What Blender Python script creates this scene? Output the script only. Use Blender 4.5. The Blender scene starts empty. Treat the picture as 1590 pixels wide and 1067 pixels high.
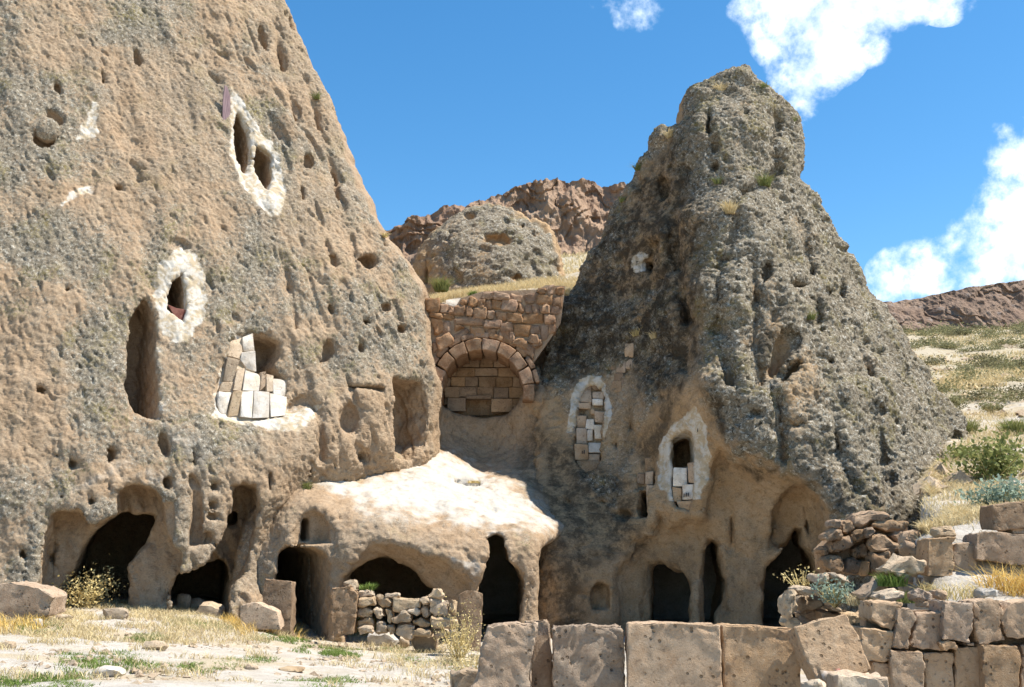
import bpy, bmesh, math, random
import numpy as np
from mathutils import Vector, Matrix, Euler

# ------------------------------------------------------------------ camera, sky, sun, exposure
scene = bpy.context.scene
FPX = 1590.0                      # focal length in pixels of the 1590 x 1067 photograph
PITCH = math.atan(297.0 / FPX)
CAM = np.array([0.0, 0.0, 1.6])
SUN_EL = math.radians(60.0)
SUN_AZ = math.radians(-9.0)      # angle of the sun's bearing from +X, negative = towards the viewer (-Y)
SUN_DIR = Vector((math.cos(SUN_EL) * math.cos(SUN_AZ), math.cos(SUN_EL) * math.sin(SUN_AZ), math.sin(SUN_EL)))

cam_data = bpy.data.cameras.new("camera")
cam_data.sensor_width = 36.0
cam_data.lens = 36.0
cam_data.clip_start = 0.1
cam_data.clip_end = 3000.0
cam = bpy.data.objects.new("camera", cam_data)
cam.location = CAM
cam.rotation_euler = (math.pi / 2 + PITCH, 0, 0)
scene.collection.objects.link(cam)
scene.camera = cam

scene.view_settings.view_transform = 'Standard'
scene.view_settings.look = 'None'
scene.view_settings.exposure = 0.84
scene.view_settings.gamma = 1.0
scene.view_settings.use_curve_mapping = False

def px_dir(px, py):
    a = (px - 795.0) / FPX
    b = (533.5 - py) / FPX
    c, s = math.cos(PITCH), math.sin(PITCH)
    return np.array([a, c - b * s, s + b * c])

def at(px, py, Y):
    d = px_dir(px, py)
    return CAM + d * (Y / d[1])

# ---- node helpers
class NT:
    def __init__(self, tree):
        self.t = tree
        self.t.nodes.clear()
    def n(self, typ, **kw):
        nd = self.t.nodes.new(typ)
        ins = kw.pop('ins', {})
        for k, v in kw.items():
            setattr(nd, k, v)
        for k, v in ins.items():
            if isinstance(v, bpy.types.NodeSocket):
                self.t.links.new(v, nd.inputs[k])
            else:
                nd.inputs[k].default_value = v
        return nd
    def l(self, a, b):
        self.t.links.new(a, b)
    def math(self, op, a, b=None, c=None, clamp=False):
        nd = self.t.nodes.new('ShaderNodeMath'); nd.operation = op; nd.use_clamp = clamp
        for i, v in enumerate((a, b, c)):
            if v is None: continue
            if isinstance(v, bpy.types.NodeSocket): self.l(v, nd.inputs[i])
            else: nd.inputs[i].default_value = v
        return nd.outputs[0]
    def noise(self, vec, scale, detail=5.0, rough=0.6, dist=0.0):
        nd = self.n('ShaderNodeTexNoise', ins={'Scale': scale, 'Detail': detail, 'Roughness': rough, 'Distortion': dist})
        if vec is not None: self.l(vec, nd.inputs['Vector'])
        return nd.outputs[0]
    def ramp(self, fac, lo, hi, clamp=True, smooth=True):
        nd = self.n('ShaderNodeMapRange', clamp=clamp)
        nd.interpolation_type = 'SMOOTHSTEP' if smooth else 'LINEAR'
        self.l(fac, nd.inputs[0]); nd.inputs[1].default_value = lo; nd.inputs[2].default_value = hi
        return nd.outputs[0]
    def mix(self, fac, a, b, blend='MIX'):
        nd = self.n('ShaderNodeMix', data_type='RGBA', blend_type=blend)
        for i, v in ((0, fac), (6, a), (7, b)):
            if isinstance(v, bpy.types.NodeSocket): self.l(v, nd.inputs[i])
            elif i == 0: nd.inputs[0].default_value = v
            else: nd.inputs[i].default_value = (*v, 1.0)
        return nd.outputs[2]

# ---- world: Nishita sky with cumulus mixed in by direction
world = bpy.data.worlds.new("World")
scene.world = world
world.use_nodes = True
w = NT(world.node_tree)
sky = w.n('ShaderNodeTexSky', sky_type='NISHITA', sun_disc=False)
sky.sun_elevation = SUN_EL
sky.sun_rotation = math.pi / 2 - SUN_AZ
sky.altitude = 1300.0
sky.air_density = 1.15
sky.dust_density = 1.1
sky.ozone_density = 2.2
tc = w.n('ShaderNodeTexCoord')
gen = tc.outputs['Generated']
nrm = w.n('ShaderNodeVectorMath', operation='NORMALIZE'); w.l(gen, nrm.inputs[0])
dvec = nrm.outputs[0]
def cloud_spot(px, py, rad_px, weight):
    d = px_dir(px, py); d = d / np.linalg.norm(d)
    dot = w.n('ShaderNodeVectorMath', operation='DOT_PRODUCT'); w.l(dvec, dot.inputs[0]); dot.inputs[1].default_value = tuple(d)
    r = rad_px / FPX
    m = w.ramp(dot.outputs['Value'], math.cos(r), 1.0, smooth=False)
    return w.math('MULTIPLY', w.math('POWER', m, 0.6), weight)
CLOUD_SPOTS = [
    (1180, 20, 50, .95), (1238, 40, 75, 1.0), (1288, 75, 62, .95), (1228, 118, 44, .9), (1238, 165, 34, .85), (1262, 108, 52, .85), (1335, 0, 66, .95), (1405, -14, 58, .95),
    (1470, -16, 50, .9), (1350, 70, 34, .65), (985, 0, 52, 1.1), (950, -10, 48, 1.0), (988, 24, 28, .9),
    (1395, 432, 50, 1.05), (1450, 425, 70, 1.15), (1500, 420, 80, 1.2), (1550, 410, 110, 1.2), (1575, 330, 85, 1.15), (1612, 255, 85, 1.15), (1535, 365, 60, 1.05), (1600, 430, 120, 1.2), (1432, 392, 34, .85), (1490, 350, 26, .75), (1580, 230, 40, .8),
    (1780, 300, 180, 1), (300, -420, 260, .9), (-300, 150, 240, .9), (900, -600, 300, .9)]
acc = None
for sp in CLOUD_SPOTS:
    v = cloud_spot(*sp)
    acc = v if acc is None else w.math('MAXIMUM', acc, v)
n1 = w.noise(dvec, 9.0, 10.0, 0.62, 0.25)
n2 = w.noise(dvec, 34.0, 6.0, 0.6, 0.0)
nb = w.noise(dvec, 1.7, 3.0, 0.5, 0.0)
far = w.ramp(nb, 0.66, 0.78)
dens = w.math('ADD', w.math('MULTIPLY', acc, 0.57), w.math('MULTIPLY', far, 0.0))
nearc = w.ramp(acc, 0.0, 0.12)
dens = w.math('ADD', dens, w.math('MULTIPLY', w.math('MULTIPLY', w.math('SUBTRACT', n1, 0.5), nearc), 2.0))
dens = w.math('ADD', dens, w.math('MULTIPLY', w.math('MULTIPLY', w.math('SUBTRACT', n2, 0.5), nearc), 1.25))
cover = w.ramp(dens, 0.20, 0.80)
thick = w.ramp(dens, 0.35, 0.85)
cshade = w.noise(dvec, 15.0, 6.0, 0.6, 0.3)
ccol = w.mix(w.ramp(cshade, 0.38, 0.62), (0.62, 0.70, 0.80), (0.93, 0.94, 0.95))
ccol = w.mix(thick, (0.70, 0.80, 0.92), ccol)
SKY_K = 0.116
skyscaled = w.n('ShaderNodeVectorMath', operation='SCALE'); w.l(sky.outputs[0], skyscaled.inputs[0]); skyscaled.inputs['Scale'].default_value = SKY_K
hs = w.n('ShaderNodeHueSaturation', ins={'Saturation': 1.32, 'Value': 1.0, 'Hue': 0.494}); w.l(skyscaled.outputs[0], hs.inputs['Color'])
mixed = w.mix(cover, hs.outputs[0], ccol)
bg = w.n('ShaderNodeBackground', ins={'Strength': 1.0}); w.l(mixed, bg.inputs['Color'])
wo = w.n('ShaderNodeOutputWorld'); w.l(bg.outputs[0], wo.inputs['Surface'])

sun_data = bpy.data.lights.new("sun", 'SUN')
sun_data.energy = 5.0
sun_data.angle = math.radians(0.53)
sun_data.color = (1.0, 0.95, 0.86)
sun = bpy.data.objects.new("sun", sun_data)
sun.rotation_euler = SUN_DIR.to_track_quat('Z', 'Y').to_euler()
sun.location = (30, -10, 40)
scene.collection.objects.link(sun)

# ------------------------------------------------------------------ numpy helpers
def make_perm(seed):
    r = np.random.RandomState(seed)
    p = r.permutation(256)
    g = r.normal(size=(256, 3)); g /= np.linalg.norm(g, axis=1)[:, None]
    return np.concatenate([p, p, p]).astype(np.int32), g.astype(np.float32)

PERMS = {}
def noise3(p, scale=1.0, seed=0):
    """gradient noise, about -1..1, p (N,3)"""
    if seed not in PERMS: PERMS[seed] = make_perm(seed)
    perm, g = PERMS[seed]
    q = (p * scale).astype(np.float32)
    i0 = np.floor(q)
    f = q - i0
    i = i0.astype(np.int32) & 255
    u = f * f * f * (f * (f * 6 - 15) + 10)
    px0 = perm[i[:, 0]]; px1 = perm[i[:, 0] + 1]
    res = []
    for dx, pp in ((0, px0), (1, px1)):
        for dy in (0, 1):
            pq = perm[pp + i[:, 1] + dy]
            for dz in (0, 1):
                h = perm[pq + i[:, 2] + dz]
                gg = g[h]
                res.append(gg[:, 0] * (f[:, 0] - dx) + gg[:, 1] * (f[:, 1] - dy) + gg[:, 2] * (f[:, 2] - dz))
    a = [res[k] + u[:, 2] * (res[k + 1] - res[k]) for k in (0, 2, 4, 6)]
    b0 = a[0] + u[:, 1] * (a[1] - a[0]); b1 = a[2] + u[:, 1] * (a[3] - a[2])
    return (b0 + u[:, 0] * (b1 - b0)) * 1.6

def fbm(p, scale, octaves=4, gain=0.5, seed=0, ridged=False):
    out = np.zeros(len(p), np.float32); amp = 1.0; tot = 0
    for o in range(octaves):
        n = noise3(p, scale * 2.03 ** o, seed + o)
        if ridged: n = 1 - 2 * np.abs(n)
        out += amp * n; tot += amp; amp *= gain
    return out / tot

def sstep(a, b, x):
    t = np.clip((x - a) / (b - a), 0, 1)
    return t * t * (3 - 2 * t)

def smax(a, b, k):
    if k <= 0: return np.maximum(a, b)
    h = np.maximum(k - np.abs(a - b), 0) / k
    return np.maximum(a, b) + h * h * k * 0.25

def poly_sdf(U, V, pts):
    """signed distance to a polygon, negative inside"""
    pts = np.asarray(pts, np.float32)
    d2 = np.full(U.shape, 1e9, np.float32)
    inside = np.zeros(U.shape, bool)
    n = len(pts)
    for i in range(n):
        ax, ay = pts[i]; bx, by = pts[(i + 1) % n]
        ex, ey = bx - ax, by - ay
        wx, wy = U - ax, V - ay
        L = ex * ex + ey * ey + 1e-12
        t = np.clip((wx * ex + wy * ey) / L, 0, 1)
        dx, dy = wx - ex * t, wy - ey * t
        d2 = np.minimum(d2, dx * dx + dy * dy)
        c = ((ay > V) != (by > V))
        if abs(ey) > 1e-9:
            inside ^= c & (U < (V - ay) * ex / ey + ax)
    d = np.sqrt(d2)
    return np.where(inside, -d, d)

class RBF:
    """Y = F(x, z) through scattered points, kernel r plus an affine term"""
    def __init__(self, P, vals, smooth=0.02):
        P = np.asarray(P, float); v = np.asarray(vals, float)
        n = len(P)
        K = -np.linalg.norm(P[:, None] - P[None], axis=2)
        K[np.arange(n), np.arange(n)] -= -smooth * -1 if False else 0
        K += -0.0 * np.eye(n)
        A = np.zeros((n + 3, n + 3))
        A[:n, :n] = K + smooth * np.eye(n)
        A[:n, n] = 1; A[:n, n + 1:] = P
        A[n, :n] = 1; A[n + 1:, :n] = P.T
        b = np.concatenate([v, np.zeros(3)])
        s = np.linalg.solve(A, b)
        self.P, self.w, self.a = P, s[:n], s[n:]
    def __call__(self, x, z):
        sh = np.shape(x)
        q = np.stack([np.ravel(x), np.ravel(z)], 1)
        out = self.a[0] + q @ self.a[1:]
        for k in range(len(self.P)):
            out -= self.w[k] * np.hypot(q[:, 0] - self.P[k, 0], q[:, 1] - self.P[k, 1])
        return out.reshape(sh)

def blur2(a, n):
    for _ in range(n):
        b = np.pad(a, 1, mode='edge')
        a = (b[:-2, 1:-1] + b[2:, 1:-1] + b[1:-1, :-2] + b[1:-1, 2:] + 2 * b[1:-1, 1:-1]) / 6.0
    return a

def surface_nets(D, origin, h):
    nx, ny, nz = D.shape
    S = D < 0
    def cs(a, i, j, k): return a[i:nx - 1 + i, j:ny - 1 + j, k:nz - 1 + k]
    allin = np.ones((nx - 1, ny - 1, nz - 1), bool); anyin = np.zeros_like(allin)
    for i in (0, 1):
        for j in (0, 1):
            for k in (0, 1):
                c = cs(S, i, j, k); allin &= c; anyin |= c
    act = anyin & ~allin
    I, J, K = np.nonzero(act)
    idx = np.full(act.shape, -1, np.int32); idx[I, J, K] = np.arange(len(I))
    pos = np.zeros((len(I), 3), np.float32); cnt = np.zeros(len(I), np.float32)
    for ax in range(3):
        o = [b for b in range(3) if b != ax]
        for b in (0, 1):
            for c in (0, 1):
                off = [0, 0, 0]; off[o[0]] = b; off[o[1]] = c
                d0 = D[I + off[0], J + off[1], K + off[2]]
                off2 = list(off); off2[ax] = 1
                d1 = D[I + off2[0], J + off2[1], K + off2[2]]
                m = (d0 < 0) != (d1 < 0)
                t = np.where(m, d0 / np.where(m, d0 - d1, 1), 0)
                p = np.zeros((len(I), 3), np.float32); p[:, o[0]] = b; p[:, o[1]] = c; p[:, ax] = t
                pos += p * m[:, None]; cnt += m
    pos /= cnt[:, None]
    V = (pos + np.stack([I, J, K], 1)) * h + np.asarray(origin, np.float32)
    quads = []
    # x edges
    m = S[:-1, 1:-1, 1:-1] != S[1:, 1:-1, 1:-1]
    a, b, c = np.nonzero(m); fl = S[a, b + 1, c + 1]
    q = np.stack([idx[a, b, c], idx[a, b + 1, c], idx[a, b + 1, c + 1], idx[a, b, c + 1]], 1)
    quads.append(np.where(fl[:, None], q, q[:, ::-1]))
    m = S[1:-1, :-1, 1:-1] != S[1:-1, 1:, 1:-1]
    a, b, c = np.nonzero(m); fl = S[a + 1, b, c + 1]
    q = np.stack([idx[a, b, c], idx[a, b, c + 1], idx[a + 1, b, c + 1], idx[a + 1, b, c]], 1)
    quads.append(np.where(fl[:, None], q, q[:, ::-1]))
    m = S[1:-1, 1:-1, :-1] != S[1:-1, 1:-1, 1:]
    a, b, c = np.nonzero(m); fl = S[a + 1, b + 1, c]
    q = np.stack([idx[a, b, c], idx[a + 1, b, c], idx[a + 1, b + 1, c], idx[a, b + 1, c]], 1)
    quads.append(np.where(fl[:, None], q, q[:, ::-1]))
    return V, np.concatenate(quads).astype(np.int64)

def face_normals(V, Q):
    n = np.cross(V[Q[:, 2]] - V[Q[:, 0]], V[Q[:, 3]] - V[Q[:, 1]])
    return n / (np.linalg.norm(n, axis=1)[:, None] + 1e-12)

def vert_normals(V, Q):
    n = np.cross(V[Q[:, 2]] - V[Q[:, 0]], V[Q[:, 3]] - V[Q[:, 1]])
    out = np.zeros(V.shape)
    for k in range(4):
        for a in range(3):
            out[:, a] += np.bincount(Q[:, k], n[:, a], minlength=len(V))
    return out / (np.linalg.norm(out, axis=1)[:, None] + 1e-12)

def relax(V, Q, it=1, lam=0.5):
    for _ in range(it):
        acc = np.zeros(V.shape); cnt = np.zeros(len(V))
        for a, b in ((0, 1), (1, 2), (2, 3), (3, 0)):
            for s, t in ((a, b), (b, a)):
                for ax in range(3):
                    acc[:, ax] += np.bincount(Q[:, s], V[Q[:, t], ax], minlength=len(V))
                cnt += np.bincount(Q[:, s], minlength=len(V))
        V = V + lam * (acc / np.maximum(cnt, 1)[:, None] - V)
    return V

def subdivide(V, Q, sel):
    """split the selected quads into four"""
    A = Q[sel]; B = Q[~sel]
    n = len(V)
    E = np.concatenate([np.stack([A[:, i], A[:, (i + 1) % 4]], 1) for i in range(4)])
    E.sort(axis=1)
    key = E[:, 0] * n + E[:, 1]
    uk, inv = np.unique(key, return_inverse=True)
    mids = (V[uk // n] + V[uk % n]) * 0.5
    ei = (inv + n).reshape(4, len(A))
    cen = V[A].mean(axis=1)
    ci = n + len(uk) + np.arange(len(A))
    V2 = np.concatenate([V, mids, cen])
    q = [np.stack([A[:, i], ei[i], ci, ei[(i + 3) % 4]], 1) for i in range(4)]
    return V2, np.concatenate(q + [B])

def new_mesh(name, V, F, smooth=True, masks=None):
    """V (N,3), F (M,k) constant face size"""
    me = bpy.data.meshes.new(name)
    V = np.ascontiguousarray(V, np.float32); F = np.ascontiguousarray(F, np.int32)
    me.vertices.add(len(V)); me.vertices.foreach_set('co', V.ravel())
    k = F.shape[1]
    me.loops.add(F.size); me.loops.foreach_set('vertex_index', F.ravel())
    me.polygons.add(len(F))
    me.polygons.foreach_set('loop_start', np.arange(0, F.size, k, dtype=np.int32))
    me.polygons.foreach_set('loop_total', np.full(len(F), k, np.int32))
    me.update(calc_edges=True)
    me.polygons.foreach_set('use_smooth', np.full(len(F), smooth, bool))
    if masks is not None:
        at_ = me.color_attributes.new('masks', 'FLOAT_COLOR', 'POINT')
        at_.data.foreach_set('color', np.ascontiguousarray(masks, np.float32).ravel())
    me.validate()
    return me

def link(name, data, parent=None, mat=None, loc=None, rot=None):
    o = bpy.data.objects.new(name, data)
    scene.collection.objects.link(o)
    if parent is not None: o.parent = parent
    if mat is not None and data is not None and not data.materials: data.materials.append(mat)
    if loc is not None: o.location = loc
    if rot is not None: o.rotation_euler = rot
    return o

def tag(o, label=None, cat=None, group=None, kind=None):
    if label: o['label'] = label
    if cat: o['category'] = cat
    if group: o['group'] = group
    if kind: o['kind'] = kind
    return o

# ------------------------------------------------------------------ materials
MATS = {}
def principled(nt, color, rough=0.95, normal=None, spec=0.15):
    b = nt.n('ShaderNodeBsdfPrincipled')
    if isinstance(color, bpy.types.NodeSocket): nt.l(color, b.inputs['Base Color'])
    else: b.inputs['Base Color'].default_value = (*color, 1)
    if isinstance(rough, bpy.types.NodeSocket): nt.l(rough, b.inputs['Roughness'])
    else: b.inputs['Roughness'].default_value = rough
    b.inputs['Specular IOR Level'].default_value = spec
    if normal is not None: nt.l(normal, b.inputs['Normal'])
    o = nt.n('ShaderNodeOutputMaterial')
    nt.l(b.outputs[0], o.inputs['Surface'])
    return b

def bump(nt, height, strength, dist):
    b = nt.n('ShaderNodeBump', ins={'Strength': strength, 'Distance': dist})
    nt.l(height, b.inputs['Height'])
    return b.outputs[0]

def new_mat(name):
    m = bpy.data.materials.new(name); m.use_nodes = True
    MATS[name] = m
    return m, NT(m.node_tree)

def rock_material(name, tan, tan2, crust, crust2, lichen, fleck, dark, tan_bias=0.0, bump_d=0.03, flecks=0.5, gap=.38):
    """tuff: grey lichened crust over tan stone; masks: R carved tan stone, G whitewash, B dark lichen and painted shade, A yellow lichen / pale dust and painted sun glare"""
    m, t = new_mat(name)
    geo = t.n('ShaderNodeNewGeometry'); P = geo.outputs['Position']
    va = t.n('ShaderNodeVertexColor', layer_name='masks')
    sep = t.n('ShaderNodeSeparateColor'); t.l(va.outputs[0], sep.inputs[0])
    big = t.noise(P, 0.55, 6, 0.62, 0.4)
    mid = t.noise(P, 2.6, 6, 0.65, 0.2)
    fine = t.noise(P, 14, 6, 0.7)
    grit = t.noise(P, 55, 3, 0.7)
    tanc = t.mix(t.ramp(mid, .35, .65), tan, tan2)
    tanc = t.mix(t.math('MULTIPLY', t.ramp(t.noise(P, 9, 6, .75), .50, .64), .55), tanc, tuple(c * .52 for c in tan))
    crc = t.mix(t.ramp(mid, .38, .62), crust, crust2)
    crc = t.mix(t.math('MULTIPLY', t.ramp(t.noise(P, 10, 6, .78), .51, .60), .85), crc, tuple(c * gap for c in crust))
    crc = t.mix(t.math('MULTIPLY', t.ramp(t.noise(P, 13, 6, .78, .4), .53, .60), flecks), crc, fleck)
    # yellow-green lichen islands
    lic = t.math('MULTIPLY', t.ramp(t.noise(P, 1.1, 5, .65, .5), .50, .66), t.ramp(fine, .40, .62))
    crc = t.mix(t.math('MULTIPLY', lic, 0.8), crc, lichen)
    pep = t.ramp(t.noise(P, 30, 3, .7), .47, .56)
    crc = t.mix(t.math('MULTIPLY', pep, .42), crc, tuple(c * .35 for c in crust))
    tanc = t.mix(t.math('MULTIPLY', pep, .26), tanc, tuple(c * .5 for c in tan))
    # crust cover: big noise and mask
    cov = t.math('ADD', big, t.math('MULTIPLY', t.math('SUBTRACT', fine, .5), .55))
    cov = t.math('SUBTRACT', cov, tan_bias)
    cov = t.ramp(cov, .38, .56)
    notc = t.math('SUBTRACT', 1.0, sep.outputs[0])
    cov = t.math('MULTIPLY', cov, notc, clamp=True)
    col = t.mix(cov, tanc, crc)
    # dark lichen / water staining, and painted shade
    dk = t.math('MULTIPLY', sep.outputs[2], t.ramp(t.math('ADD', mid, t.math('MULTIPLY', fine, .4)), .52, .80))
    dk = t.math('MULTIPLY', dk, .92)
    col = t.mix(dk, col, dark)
    # whitewash, flaking
    fl = t.math('ADD', sep.outputs[1], t.math('MULTIPLY', t.math('SUBTRACT', t.noise(P, 4.5, 7, .72), .5), 1.9))
    wm = t.math('MULTIPLY', t.math('MULTIPLY', t.ramp(fl, .28, .66), t.ramp(sep.outputs[1], .05, .3)), .93)
    wc = t.mix(t.math('MULTIPLY', t.ramp(t.noise(P, 4, 6, .74, .5), .42, .60), .8), (.56, .52, .455), (.40, .30, .175))
    col = t.mix(wm, col, wc)
    # pale dust, and the sun glare painted on the ledge
    pd = t.math('MULTIPLY', va.outputs['Alpha'], t.ramp(t.math('ADD', t.math('MULTIPLY', mid, .7), t.math('MULTIPLY', va.outputs['Alpha'], .35)), .45, .72))
    col = t.mix(t.math('MULTIPLY', pd, .90), col, (.51, .47, .41))
    chs = t.n('ShaderNodeVectorMath', operation='MULTIPLY'); t.l(P, chs.inputs[0]); chs.inputs[1].default_value = (9, 9, 26)
    chis = t.math('MULTIPLY', t.noise(chs.outputs[0], 1.0, 4, .65, .6), t.math('MULTIPLY', sep.outputs[0], .9))
    hgt = t.math('ADD', t.math('ADD', t.math('MULTIPLY', fine, .65), t.math('MULTIPLY', grit, .3)), chis)
    smoothing = t.math('SUBTRACT', 1.0, t.math('MULTIPLY', t.math('MAXIMUM', wm, t.math('MULTIPLY', sep.outputs[0], .3)), .55))
    nb = t.n('ShaderNodeBump', ins={'Distance': bump_d}); t.l(hgt, nb.inputs['Height']); t.l(smoothing, nb.inputs['Strength'])
    principled(t, col, .96, nb.outputs[0], .1)
    return m

ROCK_L = rock_material('tuff_pale', (.37, .258, .162), (.43, .32, .215), (.305, .255, .185), (.235, .20, .15), (.255, .205, .075), (.52, .48, .40), (.10, .072, .045), tan_bias=.0, flecks=.85, gap=.24, bump_d=.05)
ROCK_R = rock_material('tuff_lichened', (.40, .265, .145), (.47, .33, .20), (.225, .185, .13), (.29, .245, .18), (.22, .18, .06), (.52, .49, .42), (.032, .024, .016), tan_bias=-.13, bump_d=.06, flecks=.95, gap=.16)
ROCK_C = rock_material('tuff_worn', (.34, .235, .145), (.40, .29, .19), (.32, .27, .205), (.26, .225, .175), (.32, .27, .13), (.54, .50, .43), (.10, .072, .045), tan_bias=.06, flecks=.6)

def far_material(name, c1, c2, c3):
    m, t = new_mat(name)
    geo = t.n('ShaderNodeNewGeometry'); P = geo.outputs['Position']
    sc = t.n('ShaderNodeVectorMath', operation='MULTIPLY'); t.l(P, sc.inputs[0]); sc.inputs[1].default_value = (1, 1, .35)
    a = t.noise(sc.outputs[0], .12, 6, .65, .6); b = t.noise(P, .6, 6, .7)
    c = t.mix(t.ramp(a, .38, .62), c1, c2)
    c = t.mix(t.ramp(b, .55, .72), c, c3)
    principled(t, c, .95, bump(t, b, .8, .9), .1)
    return m
FAR = far_material('cliff_red', (.25, .16, .11), (.32, .22, .15), (.24, .205, .165))
FAR2 = far_material('cliff_brown', (.19, .13, .095), (.26, .185, .135), (.25, .22, .20))  # darker, duller brown than the skyline ridge

def stone_material(name, c1, c2, pit=.6, spot=(.09, .065, .04), bump_d=.035):
    m, t = new_mat(name)
    tcn = t.n('ShaderNodeNewGeometry'); P = tcn.outputs['Position']
    oi = t.n('ShaderNodeObjectInfo')
    big = t.noise(P, 1.3, 5, .6, .5); mid = t.noise(P, 4.0, 7, .7, .3); fine = t.noise(P, 22, 7, .75); grit = t.noise(P, 80, 3, .7)
    c = t.mix(t.ramp(mid, .36, .62), c1, c2)
    c = t.mix(t.math('MULTIPLY', t.ramp(big, .48, .62), .45), c, tuple(x * f for x, f in zip(c1, (.66, .60, .55))))
    hv = t.n('ShaderNodeHueSaturation', ins={'Hue': .5}); t.l(c, hv.inputs['Color'])
    t.l(t.math('ADD', t.math('MULTIPLY', oi.outputs['Random'], .42), .76), hv.inputs['Value'])
    t.l(t.math('ADD', t.math('MULTIPLY', t.math('FRACT', t.math('MULTIPLY', oi.outputs['Random'], 7.3)), .3), .92), hv.inputs['Saturation'])
    c = hv.outputs[0]
    c = t.mix(t.math('MULTIPLY', t.ramp(fine, .52, .64), .28), c, (.50, .42, .32))
    c = t.mix(t.math('MULTIPLY', t.ramp(t.noise(P, 15, 6, .75, .5), .54, .63), .55), c, tuple(x * .42 for x in c1))
    vor = t.n('ShaderNodeTexVoronoi', feature='F1', ins={'Scale': 15.0, 'Randomness': 1.0}); t.l(P, vor.inputs['Vector'])
    gate = t.ramp(t.noise(P, 6.5, 2, .5), .46, .58)
    pitm = t.math('MULTIPLY', t.math('SUBTRACT', 1.0, t.ramp(vor.outputs['Distance'], .12, .26)), gate)
    c = t.mix(t.math('MULTIPLY', pitm, pit), c, spot)
    h = t.math('ADD', t.math('MULTIPLY', fine, .7), t.math('ADD', t.math('MULTIPLY', grit, .22), t.math('MULTIPLY', mid, .5)))
    h = t.math('SUBTRACT', h, t.math('MULTIPLY', pitm, 1.2 * pit))
    principled(t, c, .95, bump(t, h, 1.0, bump_d), .1)
    return m
STONE = stone_material('ashlar_tan', (.43, .305, .205), (.50, .375, .265))
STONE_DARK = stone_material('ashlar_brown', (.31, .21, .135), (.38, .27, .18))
STONE_RED = stone_material('masonry_red', (.28, .165, .10), (.36, .235, .15), .35)  # base colour darkened to keep the arch wall's shade deep
STONE_PALE = stone_material('rubble_pale', (.44, .33, .225), (.52, .41, .29), .35)
STONE_WHITE = stone_material('whitewashed_block', (.72, .67, .60), (.60, .52, .42), .2, (.30, .2, .13))
# ------------------------------------------------------------------ carved rock masses
VIEW0 = np.array([0.0, 1.0, 0.0])

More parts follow.
